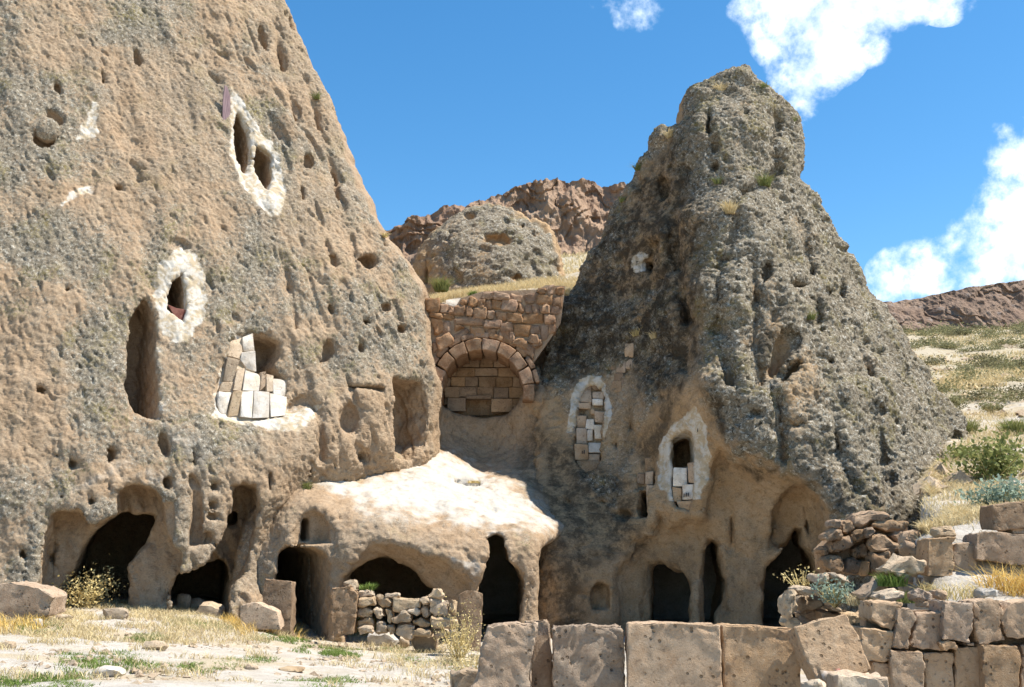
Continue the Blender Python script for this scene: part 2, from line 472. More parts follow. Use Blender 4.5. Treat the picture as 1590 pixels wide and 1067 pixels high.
class Rock:
    def __init__(self, bounds, h, ctrl, outline, taper=0.35, yfront=24.0, k_edge=1.2, yback=36.0, coarse=None, jag=.12):
        self.jag = jag
        self.b, self.h = bounds, h
        x0, x1, y0, y1, z0, z1 = bounds
        self.X = np.arange(x0, x1, h); self.Y = np.arange(y0, y1, h); self.Z = np.arange(z0, z1, h)
        P = np.array([at(*c) for c in ctrl])
        rbf = RBF(P[:, [0, 2]], P[:, 1])
        gx, gz = np.meshgrid(self.X, self.Z, indexing='ij')
        F = rbf(gx, gz)
        F = blur2(F, 6)
        self.F0 = F.copy()
        if coarse: F = F + coarse(gx, gz, F)
        self.setF(F)
        self.outline = np.array([at(*c)[[0, 2]] for c in outline]) if outline is not None else None
        self.taper, self.yfront, self.k_edge, self.yback = taper, yfront, k_edge, yback
        self.cav, self.decals, self.lumps = [], [], []
    def setF(self, F):
        self.F = F.astype(np.float32)
        g0, g1 = np.gradient(F, self.h)
        self.C = (1 / np.sqrt(1 + g0 ** 2 + g1 ** 2)).astype(np.float32)
    def look(self, grid, x, z):
        fx = np.clip((x - self.b[0]) / self.h, 0, len(self.X) - 1.001); fz = np.clip((z - self.b[4]) / self.h, 0, len(self.Z) - 1.001)
        i = fx.astype(int); j = fz.astype(int); u = fx - i; v = fz - j
        return grid[i, j] * (1 - u) * (1 - v) + grid[i + 1, j] * u * (1 - v) + grid[i, j + 1] * (1 - u) * v + grid[i + 1, j + 1] * u * v
    def hit(self, px, py):
        """the point of the uncarved face that the photograph shows at this pixel"""
        d = px_dir(px, py)
        Y = np.arange(self.b[2], self.b[3] + 6, 0.03)
        x = CAM[0] + d[0] / d[1] * Y; z = CAM[2] + d[2] / d[1] * Y
        F = self.look(self.F, x, z)
        k = np.nonzero(Y >= F)[0]
        i = k[0] if len(k) else len(Y) - 1
        return np.array([x[i], Y[i], z[i]])
    def frame(self, pts, d):
        d = np.array(d, float); d /= np.linalg.norm(d)
        r = np.cross(d, [0, 0, 1.0]); r /= np.linalg.norm(r)
        u = np.cross(r, d)
        W = np.array([self.hit(*p) for p in pts])
        c = W.mean(axis=0)
        q = W - c
        return c, d, r, u, np.stack([q @ r, q @ u], 1), W
    def carve(self, pts, depth, d=(0, 1, 0), taper=0.0, k=0.08, front=2.0, rough=0.0, round_back=None, follow=False):
        c, d, r, u, uv, W = self.frame(pts, d)
        self.cav.append(dict(c=c, d=d, r=r, u=u, uv=uv, depth=depth, taper=taper, k=k, front=front, rough=rough, W=W, rb=round_back, follow=follow))
        return c
    def hole(self, px, py, rx, ry, depth, d=(0, 1, 0), rot=0.0, k=0.06, taper=0.25, n=9):
        a = [2 * math.pi * i / n for i in range(n)]
        cr, sr = math.cos(rot), math.sin(rot)
        self.carve([(px + rx * math.cos(t) * cr - ry * math.sin(t) * sr, py + rx * math.cos(t) * sr + ry * math.sin(t) * cr) for t in a], depth, d, taper, k)
    def decal(self, pts, ch, d=(0, 1, 0), val=1.0, soft=0.11, reach=1.2, wob=0.10):
        c, d, r, u, uv, W = self.frame(pts, d)
        self.decals.append((c, d, r, u, uv, ch, val, soft, reach, wob))
    def lump(self, px, py, off, rad):
        p = self.hit(px, py); p = p + np.array([0, off, 0])
        self.lumps.append((p, np.array(rad)))
    def mesh(self, name, mat, disp, tan_depth=(.05, .16), masks_fn=None, sub=1):
        h = self.h; X, Y, Z = self.X, self.Y, self.Z
        D = (self.F[:, None, :] - Y[None, :, None].astype(np.float32)) * self.C[:, None, :]
        if self.outline is not None:
            gx, gz = np.meshgrid(X, Z, indexing='ij')
            s = -poly_sdf(gx.astype(np.float32), gz.astype(np.float32), self.outline)
            s = s + (fbm(np.stack([gx.ravel(), 0 * gx.ravel() + 3, gz.ravel()], 1), 1.3, 3, .55, 900) * self.jag).reshape(s.shape).astype(np.float32)
            side = -(s[:, None, :] - (self.taper * np.maximum(0, Y - self.yfront))[None, :, None].astype(np.float32))
            D = smax(D, side, self.k_edge)
            del side
        D = np.maximum(D, (Y - self.yback)[None, :, None].astype(np.float32))
        for cv in self.cav:
            W = cv['W']; e = cv['depth'] * cv['d']
            pts = np.concatenate([W, W + e, W - cv['d'] * cv['front']])
            lo = pts.min(axis=0) - .35; hi = pts.max(axis=0) + .35
            sl, (A, B, Cc) = self.sub(lo, hi)
            shp = D[sl].shape
            if 0 in shp: continue
            qx, qy, qz = A - cv['c'][0], B - cv['c'][1], Cc - cv['c'][2]
            dot = lambda v: (qx * v[0] + qy * v[1] + qz * v[2]).astype(np.float32)
            U, Vv, Wd = dot(cv['r']), dot(cv['u']), dot(cv['d'])
            s2 = poly_sdf(U, Vv, cv['uv'])
            if cv['follow']:      # depth measured from the weathered face itself
                ix_, _, iz_ = sl
                Fs = self.look(self.F, np.broadcast_to(A[:, :, 0], (shp[0], 1)) + 0 * Cc[0, :, :], np.broadcast_to(Cc[0, :, :], (1, shp[2])) + 0 * A[:, :, 0])
                Cs = self.look(self.C, A[:, :, 0] + 0 * Cc[0, :, :], Cc[0, :, :] + 0 * A[:, :, 0])
                Wd = ((B - Fs[:, None, :]) * np.maximum(Cs, .45)[:, None, :]).astype(np.float32)
            ua = cv['uv']; area = abs(np.sum(ua[:, 0] * np.roll(ua[:, 1], -1) - np.roll(ua[:, 0], -1) * ua[:, 1])) / 2
            wob = min(.075, .012 + .035 * math.sqrt(area))
            s2 = s2 + wob * (.5 * np.sin(4.1 * A + 2.3 * Cc + 1.9 * B + cv['depth']) + .3 * np.sin(9.7 * Cc - 6.1 * A + 5.3 * B) + .22 * np.sin(17 * A + 13 * Cc - 11 * B) + .16 * np.sin(29 * Cc - 23 * A + 19 * B)).astype(np.float32)
            cav = smax(s2 + cv['taper'] * np.maximum(Wd, 0), Wd - cv['depth'], cv['rb'] if cv['rb'] else min(.25, cv['depth'] * .5))
            cav = np.maximum(cav, -Wd - cv['front'])
            D[sl] = smax(D[sl], -cav, cv['k'])
        for p, rad in self.lumps:
            lo = p - rad * 1.6; hi = p + rad * 1.6
            sl, (A, B, Cc) = self.sub(lo, hi)
            if A.size == 0: continue
            q = np.sqrt(((A - p[0]) / rad[0]) ** 2 + ((B - p[1]) / rad[1]) ** 2 + ((Cc - p[2]) / rad[2]) ** 2)
            D[sl] = -smax(-D[sl], -(q - 1) * rad.min(), .12)
        # close the volume
        for a in range(3):
            ix = [slice(None)] * 3
            for e in (0, -1):
                ix[a] = e; D[tuple(ix)] = np.maximum(D[tuple(ix)], h * .5)
        V, Q = surface_nets(D, (X[0], Y[0], Z[0]), h)
        del D
        V = relax(V, Q, 1, .4)
        for s_ in range(sub):
            N = face_normals(V, Q); cen = V[Q].mean(axis=1)
            vd = CAM - cen; vd /= np.linalg.norm(vd, axis=1)[:, None]
            px_ = 795 + FPX * cen[:, 0] / (cen[:, 1] * math.cos(PITCH) + (cen[:, 2] - CAM[2]) * math.sin(PITCH))
            dp_ = cen[:, 1] - self.look(self.F, cen[:, 0], cen[:, 2])
            sel = ((N * vd).sum(axis=1) > -0.06) & (cen[:, 1] < self.yback - .3) & (cen[:, 2] > -1.0) & (px_ > -130) & (px_ < 1720) & (cen[:, 2] < 17.9) & (dp_ < 2.2)
            keep = (cen[:, 1] < self.yback - .1) & (cen[:, 2] > -1.35)
            Q, sel = Q[keep], sel[keep]
            V, Q = subdivide(V, Q, sel)
        Nv = vert_normals(V, Q)
        depth = (V[:, 1] - self.look(self.F, V[:, 0], V[:, 2])) * self.look(self.C, V[:, 0], V[:, 2])
        carved = sstep(tan_depth[0], tan_depth[1], depth)
        masks = np.zeros((len(V), 4), np.float32)
        masks[:, 0] = carved
        for (c, d, r, u, uv, ch, val, soft, reach, wob) in self.decals:
            q = V - c
            Wd = q @ d
            near = np.abs(Wd) < reach
            if not near.any(): continue
            ii = np.nonzero(near)[0]
            U, Vv = (q[ii] @ r), (q[ii] @ u)
            bb = (U > uv[:, 0].min() - .5) & (U < uv[:, 0].max() + .5) & (Vv > uv[:, 1].min() - .5) & (Vv < uv[:, 1].max() + .5)
            ii = ii[bb]
            if len(ii) == 0: continue
            s2 = poly_sdf(U[bb].astype(np.float32), Vv[bb].astype(np.float32), uv) + wob * noise3(V[ii], 4.0, 40)
            m = (1 - sstep(-soft, soft, s2)) * val
            if ch == 0 and val < 0: masks[ii, 0] *= 1 + m
            else: masks[ii, ch] = np.maximum(masks[ii, ch], m)
        if name == 'rock_cliff': masks[:, 1] *= 1 - .85 * sstep(.14, .32, depth)
        if masks_fn: masks_fn(V, Nv, depth, masks)
        dd = disp(V, Nv, carved, masks)
        V = V + Nv * dd[:, None]
        me = new_mesh(name, V, Q, True, masks)
        o = link(name, me, None, mat)
        return o
    def sub(self, lo, hi):
        sl = []; ax = []
        for a, G in enumerate((self.X, self.Y, self.Z)):
            i = max(int((lo[a] - G[0]) / self.h), 0); j = min(int((hi[a] - G[0]) / self.h) + 2, len(G))
            j = max(j, i)
            sl.append(slice(i, j)); ax.append(G[i:j])
        return tuple(sl), np.meshgrid(*ax, indexing='ij', sparse=True)

def rect(x0, y0, x1, y1): return [(x0, y0), (x1, y0), (x1, y1), (x0, y1)]

def furrow(rock, line, wpx, depth, d):
    for (a, b) in zip(line[:-1], line[1:]):
        ang = math.atan2(b[1] - a[1], b[0] - a[0]); nx, ny = -math.sin(ang) * wpx, math.cos(ang) * wpx
        rock.carve([(a[0] + nx, a[1] + ny), (b[0] + nx, b[1] + ny), (b[0] - nx, b[1] - ny), (a[0] - nx, a[1] - ny)], depth, d, .30, .25)

# ---- the tall cliff with caves
LX, LY = (-.62, 1, 0), (-.45, 1, .0)
L = Rock((-15.5, .2, 20.2, 34.5, -1.6, 18.6), .074,
    [(-300, 930, 21.2), (-120, 920, 21.5), (0, 905, 21.6), (100, 930, 22.0), (250, 940, 22.4), (330, 940, 22.7), (400, 950, 23.2), (440, 940, 23.9), (480, 900, 25.4), (560, 900, 27), (650, 900, 28.2),
     (-300, 780, 21.4), (0, 780, 21.8), (150, 780, 22.2), (300, 780, 22.8), (420, 780, 23.5), (460, 740, 24.0), (490, 700, 24.2), (540, 740, 25.0), (600, 730, 25.8), (600, 790, 27.0), (540, 790, 26.2),
     (-300, 600, 21.9), (0, 600, 22.4), (150, 600, 22.9), (300, 600, 23.7), (380, 600, 24.1), (450, 610, 24.8), (530, 605, 25.0), (600, 600, 25.3), (600, 690, 25.4), (530, 690, 24.7), (660, 600, 26.6), (670, 680, 26.9), (640, 660, 26.2),
     (-300, 400, 22.8), (0, 400, 23.2), (150, 400, 23.8), (300, 400, 24.6), (450, 400, 25.6), (560, 400, 26.4), (600, 500, 26.0), (640, 430, 27.2), (650, 520, 26.9), (480, 520, 25.1), (520, 570, 25.3),
     (-300, 200, 23.6), (0, 200, 24.2), (200, 200, 25.2), (350, 200, 26.2), (450, 200, 27), (520, 220, 27.9),
     (-300, 0, 24.8), (0, 0, 25.4), (200, 0, 26.6), (350, 0, 27.6), (450, 0, 28.8), (-300, -200, 26.0), (0, -200, 26.8), (300, -200, 29.0)],
    [(-420, 1150, 22), (-420, -400, 24), (380, -400, 29), (440, -120, 29), (462, 0, 28.8), (478, 60, 28.6), (520, 160, 28.2), (545, 250, 28), (575, 310, 27.8), (600, 368, 27.6), (640, 408, 27.5),
     (657, 440, 27.4), (668, 520, 27.2), (675, 560, 27.2), (682, 600, 27.2), (684, 650, 27.2), (684, 700, 27.2), (672, 800, 28), (660, 1150, 28)],
    taper=.55, yfront=28.4, k_edge=.5, yback=34.0, jag=.22,
    coarse=lambda x, z, F: (.16 * fbm(np.stack([x.ravel(), 0 * x.ravel(), z.ravel()], 1), .45, 3, .5, 3) - .10 * fbm(np.stack([x.ravel() + .35 * z.ravel(), 0 * x.ravel(), .22 * z.ravel()], 1), 1.1, 3, .5, 33, ridged=True)).reshape(x.shape))
# windows and slots
L.carve([(222, 458), (202, 488), (200, 519), (194, 575), (189, 595), (197, 620), (204, 642), (225, 650), (247, 652), (247, 603), (244, 561), (249, 510), (242, 485), (233, 465)], 1.7, LX, .05, .05)
L.carve([(284, 420), (267, 437), (263, 462), (260, 480), (287, 503), (291, 476), (290, 445)], 1.6, LX, .02, .03)
L.carve([(369, 169), (363, 195), (364, 244), (375, 268), (384, 272), (390, 240), (388, 202)], 1.4, LX, .02, .03)
L.carve([(397, 225), (394, 262), (403, 281), (416, 296), (424, 277), (424, 240), (410, 230)], 1.2, LX, .02, .03)
L.carve([(69, 165), (88, 170), (101, 186), (99, 205), (92, 219), (80, 230), (62, 231), (50, 222), (52, 204), (62, 192), (68, 180)], .38, LX, .1, .05)
L.lump(71, 200, .12, (.29, .22, .33))
L.carve([(396, 519), (420, 522), (440, 529), (438, 555), (426, 569), (440, 590), (420, 588), (400, 580)], 1.1, LX, .08, .05)
L.carve([(509, 524), (499, 545), (497, 567), (512, 562), (526, 549), (522, 530)], .4, LX, .2, .06)
L.carve([(542, 619), (527, 640), (524, 665), (539, 679), (553, 670), (559, 650), (556, 632)], .36, (-.2, 1, .1), .2, .08)
L.carve([(535, 596), (598, 600), (600, 611), (575, 607), (538, 604)], .45, (-.1, 1, .15), .1, .06)
L.carve([(609, 583), (637, 585), (658, 593), (668, 640), (664, 690), (640, 716), (607, 713)], 1.15, (-1.2, 1, 0), .04, .06, front=1.2)
L.carve([(463, 611), (446, 625), (446, 642), (462, 642), (485, 625), (478, 612)], .35, LX, .2, .06)
L.carve([(168, 689), (183, 697), (183, 713), (163, 728), (163, 700)], .55, LX, .1, .03)
L.carve([(294, 694), (307, 703), (309, 726), (298, 726)], .45, LX, .1, .03)
L.carve([(291, 740), (303, 736), (314, 745), (316, 800), (316, 848), (292, 850), (294, 800)], .30, (-.2, 1, .1), .15, .07)
L.carve([(256, 772), (274, 776), (276, 800), (270, 835), (262, 835), (256, 800)], .26, LX, .2, .07)
L.carve([(416, 732), (423, 732), (423, 766), (417, 764)], .3, LX, .1, .04)
L.carve([(481, 714), (486, 716), (486, 742), (481, 742)], .5, LX, .05, .03)
L.carve([(557, 703), (566, 701), (573, 709), (571, 718), (557, 718)], .5, LX, .05, .04)
L.carve([(341, 650), (338, 640), (340, 668), (348, 668)], .5, LX, .05, .03)
for px, py, rx, ry, dp in [(574, 405, 15, 12, .45), (604, 476, 6, 7, .3), (625, 511, 7, 7, .35), (561, 540, 6, 9, .25), (114, 720, 9, 9, .3), (90, 709, 3.5, 4, .2),
        (262, 749, 10, 14, .4), (333, 755, 9, 9, .22), (331, 785, 9, 8, .2), (331, 802, 10, 8, .2), (171, 757, 5, 5, .25), (144, 778, 5, 8, .25), (96, 772, 5, 4, .2), (36, 862, 9, 9, .35),
        (257, 690, 12, 22, .3), (65, 607, 11, 8, .25), (105, 450, 6, 4, .2), (235, 850, 9, 8, .18), (325, 835, 9, 13, .22), (600, 380, 6, 6, .2), 
        (160, 120, 4, 14, .2), (213, 90, 6, 14, .22), (408, 60, 7, 22, .25), (455, 35, 6, 14, .25), (90, 135, 5, 12, .25), 
        (185, 292, 9, 5, .2), (520, 405, 8, 12, .2), (515, 480, 6, 11, .2), (570, 500, 8, 7, .2),
        (525, 300, 6, 14, .25), (470, 300, 6, 13, .22), (480, 250, 8, 12, .2)]:
    L.hole(px, py, rx * 1.08, ry * 1.08, dp * 1.5, LX, rot=-.25 if ry > rx else .2, k=.035, taper=.10)
for ln_, w_ in (([(440, 398), (452, 450), (462, 512)], 2), ([(478, 120), (498, 200), (528, 285)], 3), ([(425, 20), (440, 110), (462, 190)], 3), ([(470, 595), (496, 640), (503, 715)], 4)):
    furrow(L, ln_, w_, .16, LX)
W5_OUT = [(356, 527), (370, 520), (393, 515), (400, 545), (402, 578), (418, 590), (444, 590), (444, 648), (394, 652), (346, 650), (336, 640), (337, 606), (350, 556)]
L.carve(W5_OUT, .14, LX, .0, .05, follow=True)
# caves at the foot
CB = (-.30, 1, .05)
L.carve([(58, 915), (66, 850), (73, 796), (90, 787), (122, 795), (134, 808), (140, 818), (177, 799), (177, 760), (204, 749), (237, 760), (253, 772), (256, 812), (262, 838), (282, 858), (282, 880), (268, 925), (262, 985), (50, 985)], 1.05, CB, .04, .07, front=2.5, follow=True)
L.carve([(180, 797), (232, 806), (222, 850), (190, 885), (188, 985), (82, 985), (92, 915), (118, 862), (142, 832)], 7.0, CB, -.04, .10, front=2.5)
L.carve([(66, 905), (66, 850), (74, 826), (80, 850), (72, 912)], 1.6, CB, .03, .06)
L.carve([(358, 752), (378, 745), (400, 757), (406, 788), (400, 828), (390, 858), (378, 890), (362, 918), (356, 985), (255, 985), (262, 925), (273, 898), (300, 887), (330, 857), (345, 835), (358, 802)], 1.6, (-.35, 1, .05), .04, .07, front=2.5, follow=True)
L.carve([(262, 985), (268, 925), (285, 896), (320, 885), (352, 880), (362, 905), (356, 985)], 7.0, (-.35, 1, .05), -.03, .10, front=2.5)
L.carve(rect(352, 796, 379, 823), 3.0, (-.35, 1, .05), .0, .04)
# whitewash round the windows
L.decal([(281, 384), (262, 398), (247, 420), (237, 457), (245, 490), (253, 519), (275, 535), (295, 524), (312, 502), (320, 462), (315, 420), (301, 398)], 1, LX)
L.decal([(360, 135), (356, 180), (357, 244), (371, 281), (397, 318), (420, 337), (436, 330), (442, 290), (431, 240), (409, 208), (380, 161)], 1, LX)
L.decal([(146, 160), (152, 165), (153, 205), (146, 212), (140, 215), (120, 216)], 1, LX, .8)
L.decal([(95, 320), (110, 295), (140, 285), (142, 296), (110, 312)], 1, LX, .8)
L.decal([(330, 648), (338, 600), (352, 540), (372, 524), (396, 516), (401, 580), (444, 592), (446, 630), (497, 630), (480, 660), (455, 672), (392, 660)], 1, LX, .95)
L.decal([(443, 640), (460, 634), (498, 632), (486, 655), (462, 680), (446, 664)], 1, LX, 1)
L.decal([(240, 530), (246, 660), (260, 665), (256, 540)], 1, LX, .5)
L.decal([(200, 640), (255, 690), (320, 740), (330, 700), (300, 650)], 3, LX, .5, .2)
L.decal([(60, 780), (200, 700), (330, 760), (260, 760), (180, 745), (90, 780)], 3, LX, .55, .2)
# bare tan patches of stone
for poly, v in [([(0, 540), (60, 540), (110, 600), (90, 700), (0, 720)], .9), ([(160, 90), (330, 60), (350, 330), (170, 300)], .55), ([(60, 20), (140, 30), (130, 110), (20, 90)], .6), ([(380, 300), (540, 260), (560, 420), (430, 390)], .45),
                ([(430, 590), (620, 590), (690, 600), (690, 740), (450, 760), (400, 700)], .85), ([(280, 740), (470, 700), (470, 960), (280, 960)], .55), ([(410, -100), (480, 0), (540, 240), (480, 240), (400, 60)], .6)]:
    L.decal(poly, 0, LX, v, .5, 3.0, .5)

def warp(V, f, a, seed):
    return V + a * np.stack([noise3(V, f, seed), noise3(V, f, seed + 1), noise3(V, f, seed + 2)], 1)
def disp_left(V, N, carved, masks):
    rough = (1 - .60 * carved) * (1 - .6 * np.minimum(masks[:, 1], 1))
    st = np.stack([V[:, 0] + .35 * V[:, 2], V[:, 1], V[:, 2] * .55], 1)      # elongated downslope
    st = warp(st, 3.0, .10, 60)
    a = fbm(st, .9, 3, .5, 5) * .10
    scale_ = fbm(st, 4.2, 4, .66, 15, ridged=True) * .052 - .10 * sstep(.30, .52, noise3(np.stack([V[:, 0] * 1.6 + .5 * V[:, 2], V[:, 1], V[:, 2] * .5], 1), 2.0, 18)) * sstep(-6.2, -3.6, V[:, 0] + .35 * (V[:, 2] - 6))
    patch = sstep(-.1, .35, noise3(st, .8, 14))
    pits = -.12 * sstep(.46, .66, noise3(st, 2.4, 11)) * patch - .05 * sstep(.38, .58, noise3(st, 6.5, 12)) * (.4 + .6 * patch)
    grit = fbm(V, 12.0, 3, .8, 21) * .050
    return a * (.55 + .45 * rough) + (pits + scale_) * (.25 + .75 * rough) + grit * rough

# ---- the worn ledge with the wide low arch and the smooth apse hollow above it
C = Rock((-6.6, 3.2, 21.6, 32.6, -1.6, 8.6), .072,
    [(350, 1000, 24.2), (350, 850, 24.2), (400, 1000, 23.5), (400, 900, 23.6), (420, 830, 23.7), (440, 780, 23.9), (458, 745, 24.4), (470, 715, 25.8),
     (500, 1000, 23.2), (500, 900, 23.2), (500, 830, 23.3), (505, 790, 23.5), (510, 768, 24.0), (505, 745, 24.8), (540, 742, 25.4),
     (580, 1000, 23.2), (580, 900, 23.1), (590, 840, 23.1), (590, 806, 23.3), (590, 785, 24.0), (600, 750, 25.3), (625, 715, 26.7), (650, 700, 27.3),
     (680, 1000, 23.3), (680, 900, 23.2), (690, 850, 23.25), (690, 820, 23.5), (690, 797, 24.2), (690, 760, 25.5), (690, 730, 26.6), (680, 705, 27.6),
     (760, 1000, 23.5), (760, 900, 23.4), (770, 835, 23.6), (770, 815, 24.1), (770, 790, 24.9), (770, 760, 25.9), (760, 738, 27.0), (745, 728, 27.9),
     (830, 1000, 23.7), (830, 900, 23.6), (830, 845, 23.7), (835, 826, 24.1), (830, 800, 25.0), (820, 770, 26.2), (880, 826, 25.1), (860, 790, 26.2),
     (690, 690, 28.2), (685, 640, 28.2), (705, 660, 28.7), (750, 690, 28.9), (750, 640, 28.95), (800, 700, 28.5), (820, 650, 28.3), (838, 620, 27.9), (840, 700, 27.7), (750, 600, 29.0), (700, 560, 29.0), (800, 560, 29.0), (860, 640, 28.1)],
    [(350, 1100, 23.5), (350, 900, 23.6), (372, 800, 23.8), (400, 735, 24.4), (450, 700, 25.6), (520, 700, 26.4), (610, 690, 27.3), (664, 660, 28.3), (664, 605, 28.3), (690, 632, 28.4), (715, 641, 28.4), (750, 643, 28.4), (785, 641, 28.4), (806, 628, 28.4), (822, 596, 28.3), (835, 560, 28.3), (870, 620, 28.3), (890, 740, 27.5), (896, 826, 25.4), (868, 836, 24.6), (838, 850, 23.8), (834, 1100, 23.7)],
    taper=.0, yfront=26.5, k_edge=.25, yback=32.0)
DD = (-.42, 1, 0)
C.carve([(427, 1010), (428, 885), (436, 857), (447, 848), (480, 851), (510, 863), (511, 900), (516, 1010)], 7.0, DD, -.02, .06, front=2.0)
C.carve([(452, 843), (456, 812), (470, 796), (487, 791), (506, 798), (518, 820), (517, 843), (488, 845)], .34, DD, .05, .06)
C.carve([(472, 841), (472, 808), (479, 803), (486, 808), (486, 841)], 1.4, DD, .0, .03)
C.carve([(527, 1010), (529, 905), (545, 872), (572, 849), (608, 842), (650, 850), (700, 872), (735, 905), (742, 935), (740, 1010)], .75, (0, 1, .05), .55, .10, front=1.5, round_back=.5)
C.carve([(534, 1010), (533, 900), (545, 884), (566, 872), (599, 868), (629, 877), (650, 892), (667, 910), (684, 925), (690, 1010)], 6.0, (-.1, 1, 0), -.02, .12, front=1.5)
C.carve([(748, 1010), (742, 920), (754, 869), (760, 834), (773, 833), (785, 839), (789, 873), (805, 886), (813, 910), (808, 964), (806, 1010)], 7.0, (-.05, 1, 0), -.05, .06, front=1.5)
C.carve([(700, 742), (740, 738), (752, 748), (745, 756), (708, 752)], .16, (0, 1, -.3), .3, .06)
C.hole(640, 853, 5, 4, .12); C.hole(610, 820, 6, 4, .15); C.hole(530, 805, 8, 5, .15, DD); C.hole(735, 781, 5, 2.5, .1)
C.decal([(478, 748), (520, 742), (600, 735), (640, 715), (690, 695), (760, 730), (885, 822), (850, 838), (780, 826), (740, 828), (690, 812), (620, 806), (570, 800), (530, 775)], 3, (0, 1, -.2), 1.0, .55, 6.0, .35)  # pale plaster, with sun glare painted in up to the cone's shadow edge
C.decal([(690, 860), (730, 868), (745, 845), (770, 820), (740, 850), (748, 905)], 3, (0, 1, 0), .8, .05)
C.decal([(400, 1000), (430, 800), (560, 800), (800, 830), (850, 850), (850, 1000)], 0, (0, 1, 0), .7, .3, 3, .3)
C.decal([(600, 700), (690, 600), (860, 600), (860, 740), (760, 730)], 0, (0, 1, 0), 1, .1, 4, .1)
C.decal([(828, 640), (850, 620), (900, 760), (890, 830), (860, 800), (800, 730)], 2, (0, 1, 0), .9, .15, 4, .15)  # cone's cast shadow painted dark at the end of the ledge

def disp_ledge(V, N, carved, masks):
    up = sstep(.35, .75, N[:, 2])
    a = fbm(V * np.array([1, 1, .8]), 1.0, 4, .55, 65) * .15 + fbm(V, 4.0, 3, .6, 68, ridged=True) * .03
    pits = -.05 * sstep(.30, .6, noise3(V, 3.4, 71)) * (1 - .5 * up)
    grit = fbm(V, 11.0, 3, .75, 81) * .040 * (1 - .45 * carved) * (1 - .55 * up)
    return a * (1 - .55 * carved) + pits * (1 - carved) + grit
def masks_cliff(V, N, depth, masks):
    st = np.stack([V[:, 0] + .35 * V[:, 2], V[:, 1], V[:, 2] * .12], 1)
    runs = sstep(.18, .55, fbm(st, 1.7, 3, .55, 41)) * sstep(-.25, .3, noise3(V, .35, 47))
    masks[:, 2] = np.maximum(masks[:, 2], .55 * runs)
L.cav += [c_ for c_ in C.cav if c_['depth'] > 1.2]
cliff = L.mesh('rock_cliff', ROCK_L, disp_left, masks_fn=masks_cliff)
tag(cliff, 'tall pale tuff cliff with caves and whitewashed windows cut into its sloping face', 'cliff')
ledge = C.mesh('rock_ledge', ROCK_C, disp_ledge)
tag(ledge, 'rounded sunlit rock ledge with a wide low arched cave under it', 'rock ledge')

# ---- the pointed cone
R = Rock((.2, 13.4, 21.2, 35.0, -1.6, 16.0), .074,
    [(1150, 110, 27.2), (1085, 200, 26.2), (1075, 330, 25.2), (1085, 450, 24.4), (1100, 590, 23.5), (1150, 690, 23.0), (1220, 720, 22.9), (1290, 780, 22.8),
     (1160, 200, 26.0), (1232, 200, 27.3), (1160, 330, 24.9), (1240, 310, 26.6), (1180, 450, 24.0), (1260, 450, 25.0), (1340, 450, 27.8), (1180, 600, 23.3), (1280, 600, 23.8), (1380, 600, 25.5), (1440, 600, 27.6),
     (1300, 720, 23.0), (1400, 720, 24.2), (1480, 700, 26.5), (1350, 800, 23.0), (1300, 850, 22.9), (1300, 1000, 22.9), (1400, 900, 23.2), (1400, 1000, 23.2),
     (1030, 230, 27.45), (990, 270, 28.01), (960, 310, 28.35), (1040, 330, 26.78), (960, 400, 27.90), (900, 450, 28.68), (1020, 450, 26.67), (930, 500, 27.90), (870, 520, 28.68), (1040, 560, 25.70), (960, 600, 27.12), (880, 620, 27.90),
     (845, 680, 27.73), (1000, 700, 26.00), (920, 720, 26.78), (860, 740, 27.12), (1080, 700, 24.30), (1040, 700, 25.00), (1000, 830, 25.00), (920, 830, 25.35), (860, 835, 24.95), (840, 900, 24.85), (840, 1000, 24.75), (920, 1000, 25.00), (1000, 1000, 24.80),
     (1100, 1000, 24.20), (1100, 830, 24.10), (1190, 830, 23.60), (1190, 1000, 23.60)],
    [(826, 1150, 25.50), (828, 830, 26.50), (835, 640, 27.90), (848, 540, 28.46), (872, 470, 28.46), (900, 425, 28.46), (925, 380, 28.35), (968, 292, 28.24), (985, 265, 28.07), (1000, 243, 27.90), (1010, 222, 27.79), (1026, 196, 27.68), (1034, 204, 27.56), (1054, 196, 27.45),
     (1060, 170, 28.00), (1068, 146, 27.90), (1090, 138, 27.70), (1108, 122, 27.60), (1130, 116, 27.50), (1138, 104, 27.50), (1160, 104, 27.50), (1170, 128, 27.50), (1196, 140, 27.60), (1216, 165, 27.70), (1236, 192, 27.80), (1240, 240, 27.70), (1234, 285, 27.60), (1247, 302, 27.60), (1290, 368, 27.80),
     (1340, 438, 28.00), (1400, 540, 28.20), (1450, 612, 28.20), (1486, 655, 28.00), (1496, 690, 27.60), (1484, 740, 26.40), (1440, 790, 25.40), (1440, 1150, 25.20)],
    taper=.5, yfront=29.6, k_edge=.35, yback=34.5, jag=.24,
    coarse=lambda x, z, F: (.26 * fbm(np.stack([x.ravel(), 0 * x.ravel(), z.ravel()], 1), .55, 3, .5, 103) - .22 * fbm(np.stack([x.ravel() + .30 * np.sign(x.ravel() - 5.2) * z.ravel(), 0 * x.ravel(), .22 * z.ravel()], 1), .85, 3, .55, 133, ridged=True) * sstep(2.5, 5, z.ravel())).reshape(x.shape))
R0 = (0.0, 1, 0)
RL = (.35, 1, 0)
# undercut, hollowed foot of the cone
R.carve([(1108, 735), (1125, 700), (1150, 706), (1222, 730), (1262, 752), (1294, 800), (1290, 880), (1290, 1030), (950, 1030), (955, 900), (985, 840), (1040, 815), (1088, 800)], .75, (0, 1, .1), .30, .35, front=2.5, round_back=.5, follow=True)
